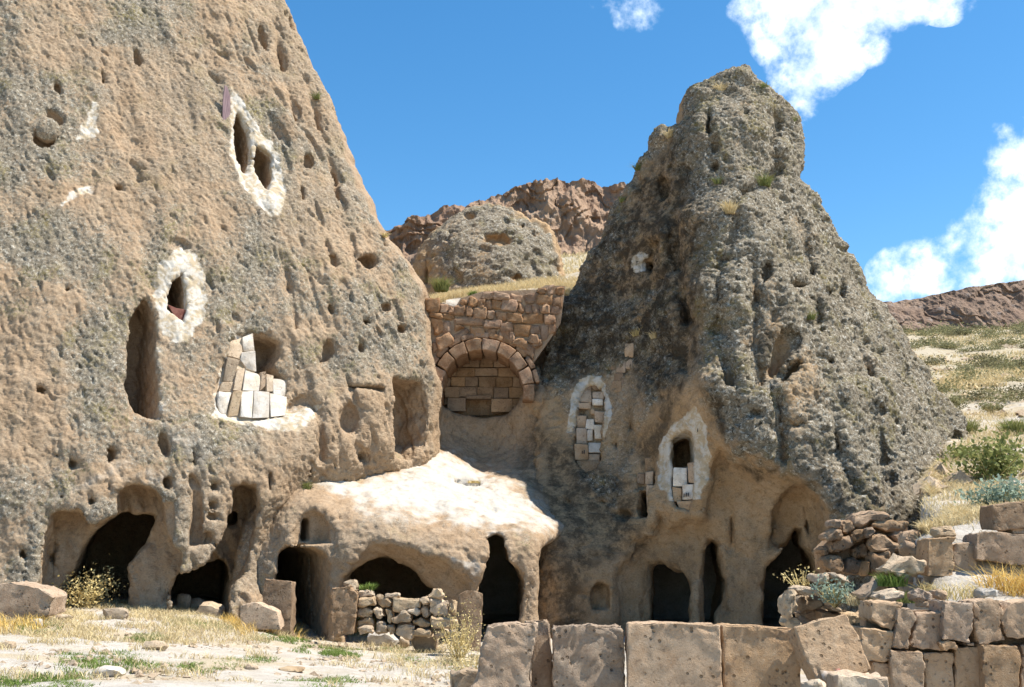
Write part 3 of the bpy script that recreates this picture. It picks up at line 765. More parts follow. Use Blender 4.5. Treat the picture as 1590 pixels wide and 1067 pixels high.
# windows
R.carve([(906, 603), (922, 596), (937, 603), (940, 640), (938, 690), (930, 725), (920, 733), (900, 733), (891, 718), (891, 665), (896, 625)], .28, RL, .0, .04, follow=True)
R.carve([(1042, 682), (1048, 676), (1065, 667), (1077, 672), (1080, 720), (1081, 775), (1072, 795), (1050, 790), (1044, 775), (1043, 727)], .62, (.15, 1, 0), .0, .04, front=1.6, follow=True)
R.carve([(1044, 684), (1066, 670), (1076, 674), (1078, 722), (1046, 726)], 2.2, (.15, 1, 0), .0, .03, front=1.6)
R.carve([(992, 764), (1004, 760), (1005, 803), (992, 803)], 1.4, RL, .0, .04)
R.carve([(988, 700), (1015, 700), (1018, 756), (988, 760)], .14, RL, .1, .05)
R.carve([(999, 402), (1010, 399), (1011, 415), (1000, 418)], .9, RL, .0, .03)
R.carve([(975, 420), (985, 395), (1005, 372), (1026, 368), (1020, 395), (1012, 425), (990, 440)], .16, RL, .2, .08)
R.carve([(916, 947), (916, 920), (922, 907), (930, 903), (944, 906), (948, 915), (948, 947)], .42, (.15, 1, 0), .05, .05)
R.carve([(1003, 1030), (1012, 935), (1010, 884), (1024, 878), (1044, 889), (1066, 896), (1071, 923), (1068, 965), (1066, 1030)], 9.6, (.18, 1, 0), -.04, .12, front=2.5)
R.carve([(1098, 1030), (1101, 880), (1104, 855), (1111, 842), (1117, 848), (1121, 884), (1130, 908), (1127, 938), (1117, 969), (1116, 1030)], 9.6, (.12, 1, 0), -.04, .10, front=2.5)
R.carve([(1197, 860), (1205, 800), (1215, 762), (1235, 748), (1262, 752), (1284, 780), (1292, 820), (1288, 870), (1240, 880)], 1.45, (.1, 1, .1), .15, .10, front=2.5, round_back=.4, follow=True)
R.carve([(1189, 1030), (1191, 880), (1206, 865), (1234, 845), (1240, 820), (1249, 820), (1252, 848), (1268, 864), (1276, 892), (1278, 1030)], 10.0, (.2, 1, 0), -.03, .10, front=2.5)
R.hole(1249, 791, 8, 7, .9, R0, k=.04, taper=.05)
R.carve([(1142, 776), (1156, 772), (1163, 820), (1160, 868), (1144, 870), (1139, 820)], 1.15, R0, .15, .12, follow=True)
R.carve([(1085, 1030), (1092, 870), (1106, 828), (1126, 842), (1140, 900), (1138, 1030)], 1.02, (.05, 1, 0), .1, .15, front=2.5, follow=True)
R.carve([(996, 1030), (1000, 900), (1012, 868), (1046, 874), (1076, 890), (1082, 930), (1080, 1030)], .95, R0, .1, .15, front=2.5, follow=True)
R.carve([(1202, 800), (1210, 770), (1222, 765), (1224, 820), (1214, 862), (1198, 858)], 1.9, (.1, 1, 0), .1, .12, front=2.5, follow=True)
R.carve([(1255, 770), (1275, 775), (1286, 810), (1282, 850), (1262, 835)], 1.9, (.1, 1, 0), .1, .12, front=2.5, follow=True)
R.carve([(1221, 506), (1203, 518), (1191, 536), (1188, 585), (1199, 593), (1210, 586), (1225, 560), (1247, 541), (1248, 520), (1238, 508)], .60, (.25, 1, .1), .12, .06)
R.carve([(1240, 553), (1222, 562), (1212, 578), (1208, 592), (1216, 605), (1232, 588), (1252, 566)], .8, (.25, 1, -.1), .08, .05)
# furrows and pits
furrow(R, [(1170, 400), (1172, 470), (1170, 540), (1182, 600)], 9, .5, (.3, 1, 0))
furrow(R, [(1205, 608), (1212, 660), (1218, 726)], 11, .6, (.3, 1, 0))
furrow(R, [(1150, 330), (1130, 380), (1112, 420)], 7, .28, (.2, 1, 0))
furrow(R, [(1185, 285), (1150, 300), (1130, 330)], 6, .22, (.2, 1, 0))
furrow(R, [(1240, 330), (1262, 420), (1272, 500)], 7, .28, (.3, 1, 0))
furrow(R, [(1322, 480), (1350, 590), (1372, 720)], 7, .25, (.4, 1, 0))
furrow(R, [(1112, 430), (1118, 520), (1135, 600)], 8, .3, (.2, 1, 0))
furrow(R, [(1215, 150), (1200, 220), (1205, 260)], 5, .25, (.2, 1, 0))
furrow(R, [(1290, 620), (1300, 700), (1330, 770)], 7, .25, (.3, 1, 0))
furrow(R, [(1045, 330), (1050, 420), (1066, 500), (1060, 580)], 9, .35, RL)
furrow(R, [(1230, 240), (1190, 282)], 6, .3, (.2, 1, 0))
for px, py, rx, ry, dp, rot in [(1190, 420, 13, 20, .35, .1), (1244, 440, 22, 11, .4, .1), (1309, 445, 7, 20, .35, 0), (1290, 452, 8, 9, .25, 0), (1124, 400, 18, 10, .3, 0), (1112, 506, 12, 16, .25, 0), (1322, 716, 6, 8, .35, 0), (1392, 655, 6, 8, .35, 0),
        (1403, 672, 7, 8, .4, 0), (1349, 559, 5, 9, .3, -.3), (1371, 637, 8, 11, .3, -.3), (1405, 600, 8, 6, .3, 0), (1309, 490, 6, 14, .3, 0), (1368, 545, 5, 6, .25, 0), (1345, 530, 7, 8, .25, 0), (1355, 667, 8, 7, .25, 0), (1408, 577, 4, 12, .25, 0), (1424, 640, 5, 7, .3, 0),
        (1425, 682, 4, 9, .3, 0), (1401, 699, 5, 3, .2, 0), (1173, 640, 12, 10, .25, 0), (1240, 660, 15, 10, .25, 0), (1140, 455, 10, 7, .2, 0), (1125, 560, 10, 8, .22, 0), (1100, 185, 10, 22, .35, 0), (1205, 240, 14, 8, .3, .4), (1110, 260, 9, 10, .25, 0),
        (980, 275, 20, 14, .25, .6), (1030, 290, 14, 22, .3, 0), (1110, 226, 7, 14, .3, 0), (1387, 742, 10, 16, .3, 0), (1290, 560, 8, 8, .25, 0), (1330, 600, 6, 9, .25, 0), (1280, 510, 9, 7, .22, 0), (1487, 682, 10, 16, .4, 0),
        (830, 130, 1, 1, .05, 0), (955, 690, 5, 9, .25, 0), (978, 660, 5, 10, .25, 0), (880, 780, 7, 6, .2, 0), (935, 780, 8, 8, .15, 0), (965, 800, 18, 12, .22, 0), (1100, 740, 6, 5, .15, 0)]:
    R.hole(px, py, rx, ry, dp * 1.5, (.25, 1, 0) if px > 1080 else RL, rot, taper=.25, k=.05)
R.carve([(1160, 700), (1180, 735), (1185, 800), (1180, 860), (1168, 850), (1166, 780)], .95, R0, .3, .2, front=2.5, follow=True)
R.carve([(1022, 790), (1040, 800), (1044, 850), (1030, 862), (1020, 830)], .92, R0, .3, .2, front=2.5, follow=True)
# whitewash
R.decal([(914, 583), (900, 590), (889, 612), (884, 649), (880, 672), (889, 672), (893, 640), (906, 603), (922, 595), (939, 603), (942, 640), (941, 680), (946, 668), (952, 645), (948, 622), (935, 586)], 1, RL, 1.1, .06, 1.2, .05)
R.decal([(1079, 634), (1065, 645), (1050, 657), (1028, 686), (1023, 723), (1026, 760), (1040, 775), (1060, 782), (1085, 772), (1100, 744), (1102, 702), (1092, 661)], 1, (.15, 1, 0), 1.15, .09, 1.2, .06)
R.decal([(980, 412), (985, 398), (1000, 385), (1010, 392), (1000, 402), (1000, 420), (984, 424)], 1, RL, .65, .06)
# tan smooth stone near the foot
R.decal([(830, 600), (880, 610), (900, 740), (960, 800), (985, 680), (1030, 600), (1085, 575), (1105, 640), (1145, 702), (1220, 728), (1262, 748), (1300, 800), (1300, 1040), (820, 1040)], 0, (.15, 1, 0), .97, .2, 4.0, .25)
R.decal([(1030, 320), (1070, 300), (1085, 480), (1100, 600), (1050, 600), (1040, 450)], 0, RL, .6, .2, 3, .3)
R.decal([(960, 300), (1040, 220), (1060, 330), (1000, 400)], 0, RL, .65, .3, 3, .4)
R.decal([(960, 380), (1030, 340), (1030, 440), (960, 470)], 0, RL, .7, .2, 3, .3)
R.decal([(870, 600), (990, 560), (1010, 640), (960, 740), (900, 740)], 0, RL, .6, .2, 3, .3)
# black lichen and run-off stains; the flank's shade is painted in too
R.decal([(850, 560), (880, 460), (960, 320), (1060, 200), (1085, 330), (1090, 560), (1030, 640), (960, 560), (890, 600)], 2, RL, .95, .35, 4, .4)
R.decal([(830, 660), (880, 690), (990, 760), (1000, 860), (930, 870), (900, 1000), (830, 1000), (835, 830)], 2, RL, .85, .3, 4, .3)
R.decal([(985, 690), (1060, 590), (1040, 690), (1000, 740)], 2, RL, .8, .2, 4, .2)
R.decal([(1050, 850), (1090, 840), (1085, 900), (1040, 890)], 2, R0, .5, .2, 3, .2)
R.decal([(1085, 600), (1120, 610), (1135, 690), (1108, 655)], 2, R0, .95, .1, 3, .1)
R.decal([(1150, 715), (1215, 728), (1190, 745)], 2, R0, .9, .1, 3, .1)
R.decal([(1120, 905), (1160, 870), (1170, 960), (1110, 970)], 2, R0, .35, .2, 3, .2)

def masks_cone(V, N, depth, masks):
    # crust survives on the outer, weathered skin only
    masks[:, 0] = np.clip(masks[:, 0], 0, 1)
    st = np.stack([V[:, 0] - .3 * V[:, 2], V[:, 1], V[:, 2] * .2], 1)
    masks[:, 2] = np.maximum(masks[:, 2], .75 * sstep(.12, .55, fbm(st, 1.2, 3, .55, 141)) * (1 - .6 * masks[:, 0]))

def disp_cone(V, N, carved, masks):
    c = np.clip(masks[:, 0], 0, 1)
    rough = 1 - .70 * c
    st = np.stack([V[:, 0] - .25 * V[:, 2], V[:, 1], V[:, 2] * 1.15], 1)
    a = fbm(st, .9, 3, .5, 105) * .15
    st = warp(st, 2.5, .12, 160)
    rd = fbm(st, 3.6, 4, .66, 115, ridged=True) * .085
    patch = sstep(-.2, .4, noise3(V, .7, 114))
    pits = -.13 * sstep(.38, .68, noise3(st, 2.3, 121)) * (.3 + .7 * patch) - .05 * sstep(.3, .6, noise3(st, 6.5, 122))
    grit = fbm(st, 12.0, 3, .8, 131) * .055 + .012 * c
    flute = fbm(V * np.array([1, 1, .28]), 2.6, 3, .5, 151) * .060 * c
    return a * (1 - .65 * c) + flute + (rd + pits) * (.08 + .92 * rough) + grit * rough
R.lump(1150, 122, .5, (.42, .8, .40)); R.lump(1090, 152, .5, (.40, .8, .34)); R.lump(1030, 212, .6, (.26, .7, .34))
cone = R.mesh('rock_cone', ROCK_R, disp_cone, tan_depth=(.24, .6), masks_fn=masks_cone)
tag(cone, 'pointed rock cone with dark lichen crust and hollowed doorways at its foot', 'rock cone')

# ---- the blunt boulder behind the arch wall
B = Rock((-6.5, 4.0, 33.0, 42.0, 7.0, 15.0), .10,
    [(620, 460, 36.5), (650, 400, 36.5), (700, 440, 35.0), (780, 440, 34.6), (860, 440, 35.2), (885, 430, 36.5), (700, 370, 35.6), (780, 370, 35.2), (850, 380, 35.8), (740, 320, 37), (800, 325, 37), (690, 335, 37.4), (750, 500, 34.6)],
    [(638, 540, 36), (640, 430, 36), (645, 385, 36.4), (665, 360, 36.8), (690, 338, 37), (715, 318, 37), (745, 308, 37), (780, 306, 37), (800, 318, 37), (818, 338, 37), (848, 348, 37), (862, 366, 36.8), (872, 400, 36.4), (880, 440, 36), (884, 540, 36)],
    taper=.5, yfront=37.2, k_edge=.6, yback=41.0)
B.carve([(745, 372), (760, 362), (785, 360), (800, 372), (790, 380), (750, 378)], .5, R0, .3, .15)
B.hole(757, 366, 8, 5, .4); B.hole(782, 364, 7, 6, .4); B.hole(812, 350, 5, 4, .3); B.hole(728, 335, 12, 7, .3); B.hole(800, 432, 12, 8, .35); B.hole(830, 365, 8, 4, .2)
furrow(B, [(668, 370), (660, 440)], 3, .4, R0)
B.decal([(630, 330), (670, 380), (690, 420), (710, 460), (620, 470)], 0, R0, .8, .3, 4, .4)
def disp_b(V, N, carved, masks):
    st = V * np.array([1, 1, 1.2])
    return fbm(st, .9, 3, .5, 205) * .14 + fbm(st, 1.9, 4, .55, 215, ridged=True) * .09 - .13 * sstep(.2, .55, noise3(V, 2.1, 221)) + fbm(st, 6.0, 3, .6, 231) * .06
boulder = B.mesh('rock_boulder', ROCK_R, disp_b)
tag(boulder, 'blunt grey boulder rising behind the masonry arch wall', 'boulder')
# ------------------------------------------------------------------ ground, hillside, far cliffs
LAND = [(-60, 0, .1), (-30, 5, .1), (-8, 6, .05), (0, 2, -.1), (4, 2, -.3), (-14, 20, .1), (-14, 24, .1), (-11, 21.5, .05), (-8.2, 22.5, .0), (-6.6, 22.6, -.12), (-5.1, 20.8, -.24), (-4.7, 23, -.66), (-4.9, 26, -.66), (-2.8, 22, -.76), (-1, 21, -.8), (1, 20, -.72), (-3, 16, -.46), (-7, 16, -.06), (-5, 19, -.35), (-11, 14, .05),
    (-1.5, 13, -.42), (-4, 12, -.12), (-7, 10, .05), (-2, 9, -.2), (0, 9, -.45), (3, 9, -.5), (2, 16, -.66), (5, 20, -.72), (3, 24, -.72), (0, 25, -.75), (6, 25, -.7), (-8, 27, 0),
    (-16, 29, 6), (-8, 30, 7), (-2.2, 29.9, 8.4), (0, 29.9, 8.45), (1.5, 29.9, 8.6), (-2, 31, 8.8), (0, 32, 9.2), (2, 32, 9.4), (-3, 36, 9.6), (3, 36, 11.0), (0, 40, 11.5), (4, 50, 15.5), (4, 60, 17.6), (0, 70, 19), (-10, 60, 16), (-25, 60, 14), (-30, 30, 5), (-60, 40, 8), (-40, 100, 22), (0, 100, 24), (-80, 120, 25)]
HILL = [(4.2, 11.0, .82), (6, 11.0, .84), (9, 11.0, .9), (4.6, 12.5, .84), (6.5, 12.5, .86), (9, 12.5, .95), (12, 10, 1.0), (30, 8, 1.2), (5.6, 13.3, 1.65), (7, 13.3, 1.85), (5.2, 14.6, 1.45), (7, 14.6, 1.9), (10, 14, 2.1), (5.4, 17.5, 1.6), (7, 18, 2.1), (9.6, 18, 2.3), (9.5, 24, 3.2), (12, 24, 3.6), (14, 24, 3.9), (15, 30, 5.0), (13, 30, 4.8), (16, 38, 6.9), (20, 40, 7.6), (25, 30, 5.5),
    (22, 55, 10.6), (30, 60, 12.0), (30, 80, 16.8), (45, 80, 17.5), (45, 110, 23.4), (60, 110, 24.0), (40, 110, 23.0), (90, 110, 25), (60, 40, 9), (120, 60, 14), (60, 10, 3)]
def fit(points):
    P = np.array(points, float)
    return RBF(P[:, :2], P[:, 2], .05)
land_f, low_f, hill_f = fit(LAND), fit([p for p in LAND if p[1] < 28.5]), fit(HILL)

def wall_line_x(y):
    """left edge of the raised terrace (x) for a given y"""
    return np.interp(y, [9.0, 10.6, 11.0, 13.0, 14.4, 15.0, 16.2, 18.0, 21.0, 24.0, 27.0, 32.0, 45.0, 70.0, 120.0], [3.9, 4.0, 4.2, 4.8, 5.2, 6.0, 6.4, 6.8, 8.0, 9.6, 10.5, 10.5, 9.0, 8.0, 8.0])

def ground_z(x, y):
    x = np.asarray(x, float); y = np.asarray(y, float)
    lo = land_f(x, y); hi = hill_f(x, y)
    wdt = np.interp(y, [0, 22, 30, 45, 120], [.35, .35, 1.2, 5.0, 20.0])
    wx = wall_line_x(y)
    s = sstep(0, 1, (x - wx + .0) / wdt + .0)
    s = s * sstep(10.45, 10.75, y)
    low = np.clip(low_f(x, y), -.9, .15)
    back = sstep(29.75, 30.05, y)                  # the bank behind the court starts inside the rock
    lo = low * (1 - back) + lo * back
    z = lo * (1 - s) + hi * s
    far = sstep(115, 160, y)
    z = z * (1 - far) + (24 + (y - 140) * .05) * far
    return z

def graded(lo, hi, dense_lo, dense_hi, step, grow=1.10):
    a = list(np.arange(dense_lo, dense_hi, step)); s = step
    v = a[-1]
    while v < hi: s *= grow; v += s; a.append(v)
    s = step; v = a[0]; b = []
    while v > lo: s *= grow; v -= s; b.append(v)
    return np.array(b[::-1] + a)

gx = graded(-900, 900, -13, 20, .16); gy = graded(-60, 1500, 7.5, 31, .14)
GX, GY = np.meshgrid(gx, gy, indexing='ij')
GZ = ground_z(GX, GY)
pp = np.stack([GX.ravel(), GY.ravel(), 0 * GX.ravel()], 1)
near = np.exp(-np.maximum(GY.ravel() - 20, 0) / 40.0)
GZ = GZ + (fbm(pp, .45, 3, .5, 301) * (.10 + .5 * (1 - near)) + fbm(pp, 2.2, 3, .5, 305) * .035).reshape(GZ.shape)
# far plain beyond the cliffs drops out of sight
n0, n1 = GX.shape
ids = np.arange(n0 * n1).reshape(n0, n1)
Fq = np.stack([ids[:-1, :-1], ids[1:, :-1], ids[1:, 1:], ids[:-1, 1:]], -1).reshape(-1, 4)
gm, t = new_mat('dusty_ground')
geo = t.n('ShaderNodeNewGeometry'); P = geo.outputs['Position']
pat = t.n('ShaderNodeVectorMath', operation='MULTIPLY'); t.l(P, pat.inputs[0]); pat.inputs[1].default_value = (.6, 1.0, 1.0)
big = t.noise(pat.outputs[0], .6, 5, .6, .4); mid = t.noise(P, 3.0, 6, .7); fine = t.noise(P, 20, 6, .72)
c = t.mix(t.ramp(mid, .38, .62), (.42, .375, .315), (.53, .485, .425))
c = t.mix(t.math('MULTIPLY', t.ramp(big, .48, .62), .6), c, (.44, .34, .19))
c = t.mix(t.math('MULTIPLY', t.ramp(fine, .52, .66), .5), c, (.30, .25, .19))
c = t.mix(t.math('MULTIPLY', t.ramp(t.noise(P, 42, 3, .6), .58, .66), .6), c, (.62, .58, .53))
sp3 = t.n('ShaderNodeSeparateXYZ'); t.l(P, sp3.inputs[0])
hillsoil = t.math('MULTIPLY', t.ramp(sp3.outputs['Y'], 27.0, 40.0), .75)
c = t.mix(hillsoil, c, t.mix(t.ramp(mid, .35, .65), (.31, .25, .155), (.42, .36, .25)))
principled(t, c, .97, bump(t, t.math('ADD', fine, t.math('MULTIPLY', mid, .7)), .9, .05), .08)
ground = link('ground', new_mesh('ground', np.stack([GX.ravel(), GY.ravel(), GZ.ravel()], 1), Fq), None, gm)
tag(ground, 'dusty pale courtyard ground rising to a dry hillside', None, None, 'structure')

def gz1(x, y): return float(ground_z(np.array([x]), np.array([y]))[0])

def far_cliff(name, top, bot, mat, h, seed, Y0, amp, depth=30, zs=.30, jg=.35):
    xs = np.concatenate([np.linspace(a[0], b[0], 60, endpoint=False) for a, b in zip(top[:-1], top[1:])] + [[top[-1][0]]])
    tz = np.interp(xs, [p[0] for p in top], [p[1] for p in top]); bz = np.interp(xs, [p[0] for p in bot], [p[1] for p in bot])
    rows = 70
    W = []
    for i, x in enumerate(xs):
        p1 = at(x, tz[i], Y0); p0 = at(x, bz[i], Y0)
        for j in range(rows):
            f = j / (rows - 1)
            W.append((p0[0] + 0, Y0 + 6 * f + (p1[2] - p0[2]) * 0, p0[2] - 4 * (1 - f) * (f < .02) + (p1[2] - p0[2]) * f))
        W.append((p0[0], Y0 + depth, p1[2] - 1.0))
    W = np.array(W); m = len(xs); k = rows + 1
    jag = np.tile(np.concatenate([np.linspace(0, 1, rows) ** 3, [1]]), m)
    q = W * np.array([1, 1, zs])
    bulge = fbm(q, 1 / (h * 1.3), 4, .55, seed, ridged=True) * amp + fbm(W * np.array([1, 1, zs * 2]), 1 / (h * .4), 4, .6, seed + 9) * amp * .40
    step_ = np.floor(fbm(W, 1 / (h * 1.2), 2, .5, seed + 5) * 5) / 5 * amp * .7
    W[:, 1] -= bulge + step_
    W[:, 2] += jag * fbm(W * np.array([1, 0, 0]), .35, 4, .6, seed + 20) * amp * jg
    ids = np.arange(m * k).reshape(m, k)
    F = np.stack([ids[:-1, :-1], ids[1:, :-1], ids[1:, 1:], ids[:-1, 1:]], -1).reshape(-1, 4)
    return link(name, new_mesh(name, W, F, False), None, mat)
fc = far_cliff('far_cliff', [(420, 385), (500, 366), (598, 336), (650, 316), (700, 302), (770, 282), (830, 264), (870, 258), (930, 254), (968, 268), (1060, 272), (1150, 285)],
    [(420, 470), (700, 430), (870, 415), (1150, 430)], FAR, 5.0, 401, 105.0, 3.0, zs=.17)
tag(fc, 'distant red-brown cliff ridge on the skyline behind the grey boulder', 'cliff')
fc2 = far_cliff('far_cliff', [(1250, 474), (1375, 458), (1450, 448), (1520, 436), (1590, 424), (1750, 398), (2000, 372)], [(1250, 520), (1400, 522), (1590, 528), (2000, 540)], FAR2, 4.5, 431, 118.0, 1.8, zs=.10, jg=.15)
tag(fc2, 'distant flat-topped brown cliff band above the scrubby hillside', 'cliff')
# ------------------------------------------------------------------ stones and masonry
rng = np.random.RandomState(7)

def block_mesh(name, poly, thick, cut=2, bevel=.03, rough=.015, nscale=5.0, seed=0, back_scale=.92, dent=.5):
    """a dressed block: polygon face in local X/Z at y = 0, extruded to y = thick; bevelled, subdivided, worn"""
    bm = bmesh.new()
    f = [bm.verts.new((x, 0, z)) for x, z in poly]
    cx = sum(p[0] for p in poly) / len(poly); cz = sum(p[1] for p in poly) / len(poly)
    b = [bm.verts.new((cx + (x - cx) * back_scale, thick, cz + (z - cz) * back_scale)) for x, z in poly]
    n = len(poly)
    bm.faces.new(f); bm.faces.new(b[::-1])
    for i in range(n):
        bm.faces.new((f[(i + 1) % n], f[i], b[i], b[(i + 1) % n]))
    bmesh.ops.recalc_face_normals(bm, faces=bm.faces)
    if bevel > 0:
        bmesh.ops.bevel(bm, geom=list(bm.edges), offset=bevel, segments=1, affect='EDGES', clamp_overlap=True)
    if cut > 0:
        bmesh.ops.triangulate(bm, faces=[q for q in bm.faces if len(q.verts) > 4])
        bmesh.ops.subdivide_edges(bm, edges=list(bm.edges), cuts=cut, use_grid_fill=True)
    bmesh.ops.triangulate(bm, faces=bm.faces)
    bm.normal_update()
    co = np.array([v.co[:] for v in bm.verts]); no = np.array([v.normal[:] for v in bm.verts])
    off = np.array([seed * 3.17 % 50, seed * 1.31 % 50, seed * 2.7 % 50])
    edge = 1 + 1.2 * (np.max(np.abs(no), axis=1) < .93)
    d = fbm(co + off, nscale, 4, .62, 500) * rough * edge - rough * dent * sstep(.35, .6, noise3(co + off, nscale * 1.7, 510))
    co = co + no * d[:, None]
    for v, c in zip(bm.verts, co): v.co = c
    me = bpy.data.meshes.new(name); bm.to_mesh(me); bm.free()
    me.polygons.foreach_set('use_smooth', np.ones(len(me.polygons), bool))
    return me

def shade_sharp(me, ang=40):
    try: me.set_sharp_from_angle(angle=math.radians(ang))
    except Exception: pass
    return me

_sc = [0]
def px_block(name, poly_px, Y, thick, mat, parent=None, cut=2, bevel=.03, rough=.015, nscale=5.0, tilt=0.0, yaw=0.0, dY=None, jitter=0.0):
    """a block whose front face stands at depth Y; its outline is given by photograph positions and turned into metres there"""
    _sc[0] += 1
    W = np.array([at(x, y, Y) for x, y in poly_px])
    c = np.array([W[:, 0].mean(), Y, W[:, 2].min()])
    poly = [(p[0] - c[0] + rng.normal() * jitter, p[2] - c[2] + rng.normal() * jitter) for p in W]
    me = shade_sharp(block_mesh(name, poly, thick, cut, bevel, rough, nscale, _sc[0]))
    o = link(name, me, None, mat, c, (tilt, 0, yaw))
    if parent is not None:
        o.parent = parent; o.location = Vector(c) - parent.location
    return o

def stone_mesh(name, size, seed, flat=1.0, sub=2, rough=.22, boxy=.55):
    """a rough field stone: a cube-ish sphere pushed about by noise"""
    bm = bmesh.new()
    bmesh.ops.create_icosphere(bm, subdivisions=sub, radius=1.0)
    co = np.array([v.co[:] for v in bm.verts])
    r = np.random.RandomState(seed)
    inf = co / np.max(np.abs(co), axis=1)[:, None]
    co = co * (1 - boxy) + inf * boxy * .82
    # random facet planes
    for _ in range(7):
        nrm_ = r.normal(size=3); nrm_ /= np.linalg.norm(nrm_)
        dd = co @ nrm_ - r.uniform(.62, .85)
        co = co - np.maximum(dd, 0)[:, None] * nrm_ * .85
    co = co * (1 + rough * fbm(co + seed * 1.7, 1.6, 3, .55, 520))[:, None]
    co = co * (np.array(size) * .5)
    for v, c in zip(bm.verts, co): v.co = c
    me = bpy.data.meshes.new(name); bm.to_mesh(me); bm.free()
    me.polygons.foreach_set('use_smooth', np.ones(len(me.polygons), bool))
    return shade_sharp(me, 35)

def px_stone(name, px, py, wpx, hpx, Y, mat, parent=None, rot=0.0, depth=None, sub=2, boxy=.6, rough=.18):
    _sc[0] += 1
    k = Y / FPX
    c = at(px, py, Y)
    sz = (wpx * k, depth if depth else min(wpx, hpx) * k * 1.15, hpx * k)
    me = stone_mesh(name, sz, _sc[0], sub=sub, boxy=boxy, rough=rough)
    c = c + np.array([0, sz[1] * .4, 0])
    o = link(name, me, None, mat, c, (rng.normal() * .06, rot, rng.normal() * .12))
    if parent is not None:
        o.parent = parent; o.location = Vector(c) - parent.location
    return o

def empty(name, loc):
    o = bpy.data.objects.new(name, None)
    scene.collection.objects.link(o)
    o.location = loc
    o.empty_display_size = .3
    return o

def zx(l, ox, oy, k):
    """positions read off an enlargement: offset plus scale"""
    return [(ox + x * k, oy + y * k) for x, y in l]

# ---- arched masonry wall (read off an enlargement of 640..860, 420..620)
YW = 27.55
k1 = 220 / 1174.0
def g1(l): return zx(l, 640, 420, k1)
arch = empty('arched_wall', at(750, 640, YW))
tag(arch, 'brown masonry wall with a round arch and lunette above the sunlit ledge', 'masonry wall', None, 'thing')
WALL = [rect(95, 240, 228, 340), rect(228, 275, 300, 352), rect(300, 290, 352, 360), rect(352, 280, 440, 375), rect(395, 222, 465, 290), rect(468, 222, 533, 300), rect(533, 220, 605, 308), rect(600, 235, 662, 318), rect(664, 240, 740, 325), rect(742, 236, 872, 342),
    rect(872, 272, 934, 345), rect(934, 272, 996, 350), rect(992, 278, 1066, 355), rect(1066, 280, 1146, 360), rect(575, 168, 675, 234), rect(676, 172, 812, 236), rect(812, 186, 922, 262), rect(922, 196, 1034, 272), rect(1036, 196, 1160, 276), rect(1030, 146, 1112, 194), rect(1112, 120, 1180, 206),
    rect(150, 345, 245, 395), rect(255, 355, 352, 418), rect(356, 382, 590, 452), rect(442, 296, 508, 382), rect(508, 310, 620, 396), rect(618, 320, 690, 402), rect(690, 330, 788, 414), rect(790, 346, 918, 430), rect(920, 350, 1086, 442),
    [(145, 392), (250, 395), (268, 500), (200, 540), (170, 490)], rect(266, 418, 328, 512), [(335, 430), (445, 452), (420, 480), (345, 512)], rect(588, 402, 728, 478), rect(728, 420, 836, 506), rect(838, 434, 978, 548), rect(984, 446, 1066, 524), rect(480, 460, 606, 552), rect(612, 486, 706, 556), rect(706, 496, 800, 596), rect(800, 500, 850, 590),
    [(200, 560), (312, 505), (352, 580), (225, 655), (190, 600)], [(335, 530), (440, 470), (478, 500), (475, 550), (360, 582)], [(850, 560), (930, 560), (965, 620), (960, 670), (835, 610)], rect(960, 530, 1040, 590), rect(990, 560, 1070, 640), [(150, 590), (200, 590), (240, 650), (180, 690)],
    [(965, 600), (1030, 640), (1010, 745), (900, 665)], rect(1066, 440, 1130, 560), rect(1160, 208, 1240, 290), rect(1148, 284, 1226, 362), rect(1088, 362, 1190, 440), rect(1182, 128, 1262, 206), rect(1132, 440, 1200, 520)]
for p in WALL:
    pp_ = g1(p)
    o = px_block('stone', pp_, YW + rng.uniform(-.05, .06), .5, STONE_RED, arch, cut=2, bevel=.045, rough=.04, nscale=6.0, jitter=.025)
# voussoirs in two rings, centre below the crown
ac = (748.5, 607.0)
def ring(r0, r1, a0, a1, n, Yf, thick, name, jit=.0):
    th = np.linspace(a0, a1, n + 1)
    for i in range(n):
        b0, b1 = th[i] + .012, th[i + 1] - .012
        pts = [(ac[0] + r * math.cos(a), ac[1] - r * math.sin(a)) for r, a in ((r0, b0), (r1, b0), (r1, (b0 + b1) / 2), (r1, b1), (r0, b1), (r0, (b0 + b1) / 2))]
        px_block(name, pts, Yf + rng.uniform(-.02, .03), thick, STONE_RED, arch, cut=1, bevel=.02, rough=.02, jitter=.006)
ring(64, 82, math.radians(-12), math.radians(192), 10, YW - .04, 1.9, 'voussoir')
ring(83, 91, math.radians(8), math.radians(172), 11, YW + .02, .5, 'voussoir')
# lunette back wall
LUN = [rect(380, 680, 530, 720), rect(555, 670, 650, 700), rect(380, 722, 556, 802), rect(566, 702, 672, 802), rect(676, 690, 810, 800), rect(520, 808, 708, 874), rect(370, 806, 520, 880), rect(712, 806, 860, 880), rect(320, 882, 440, 962), rect(440, 882, 545, 962), rect(552, 880, 690, 966), rect(694, 884, 832, 966), rect(836, 884, 960, 966),
    rect(250, 964, 384, 1046), rect(388, 966, 534, 1050), rect(538, 966, 672, 1060), rect(678, 968, 798, 1062), rect(802, 968, 940, 1060), rect(270, 1052, 400, 1110), rect(770, 1066, 900, 1110), rect(210, 880, 316, 962), rect(860, 800, 930, 880), rect(250, 800, 366, 878), rect(300, 730, 376, 798), rect(812, 720, 880, 798), rect(440, 640, 760, 676)]
for p in LUN:
    px_block('stone', g1(p), YW + 1.62 + rng.uniform(0, .03), .3, STONE_DARK, arch, cut=1, bevel=.012, rough=.012, jitter=.004)  # duller stone colour used to deepen the shade inside the lunette
k6 = 320 / 1219.0
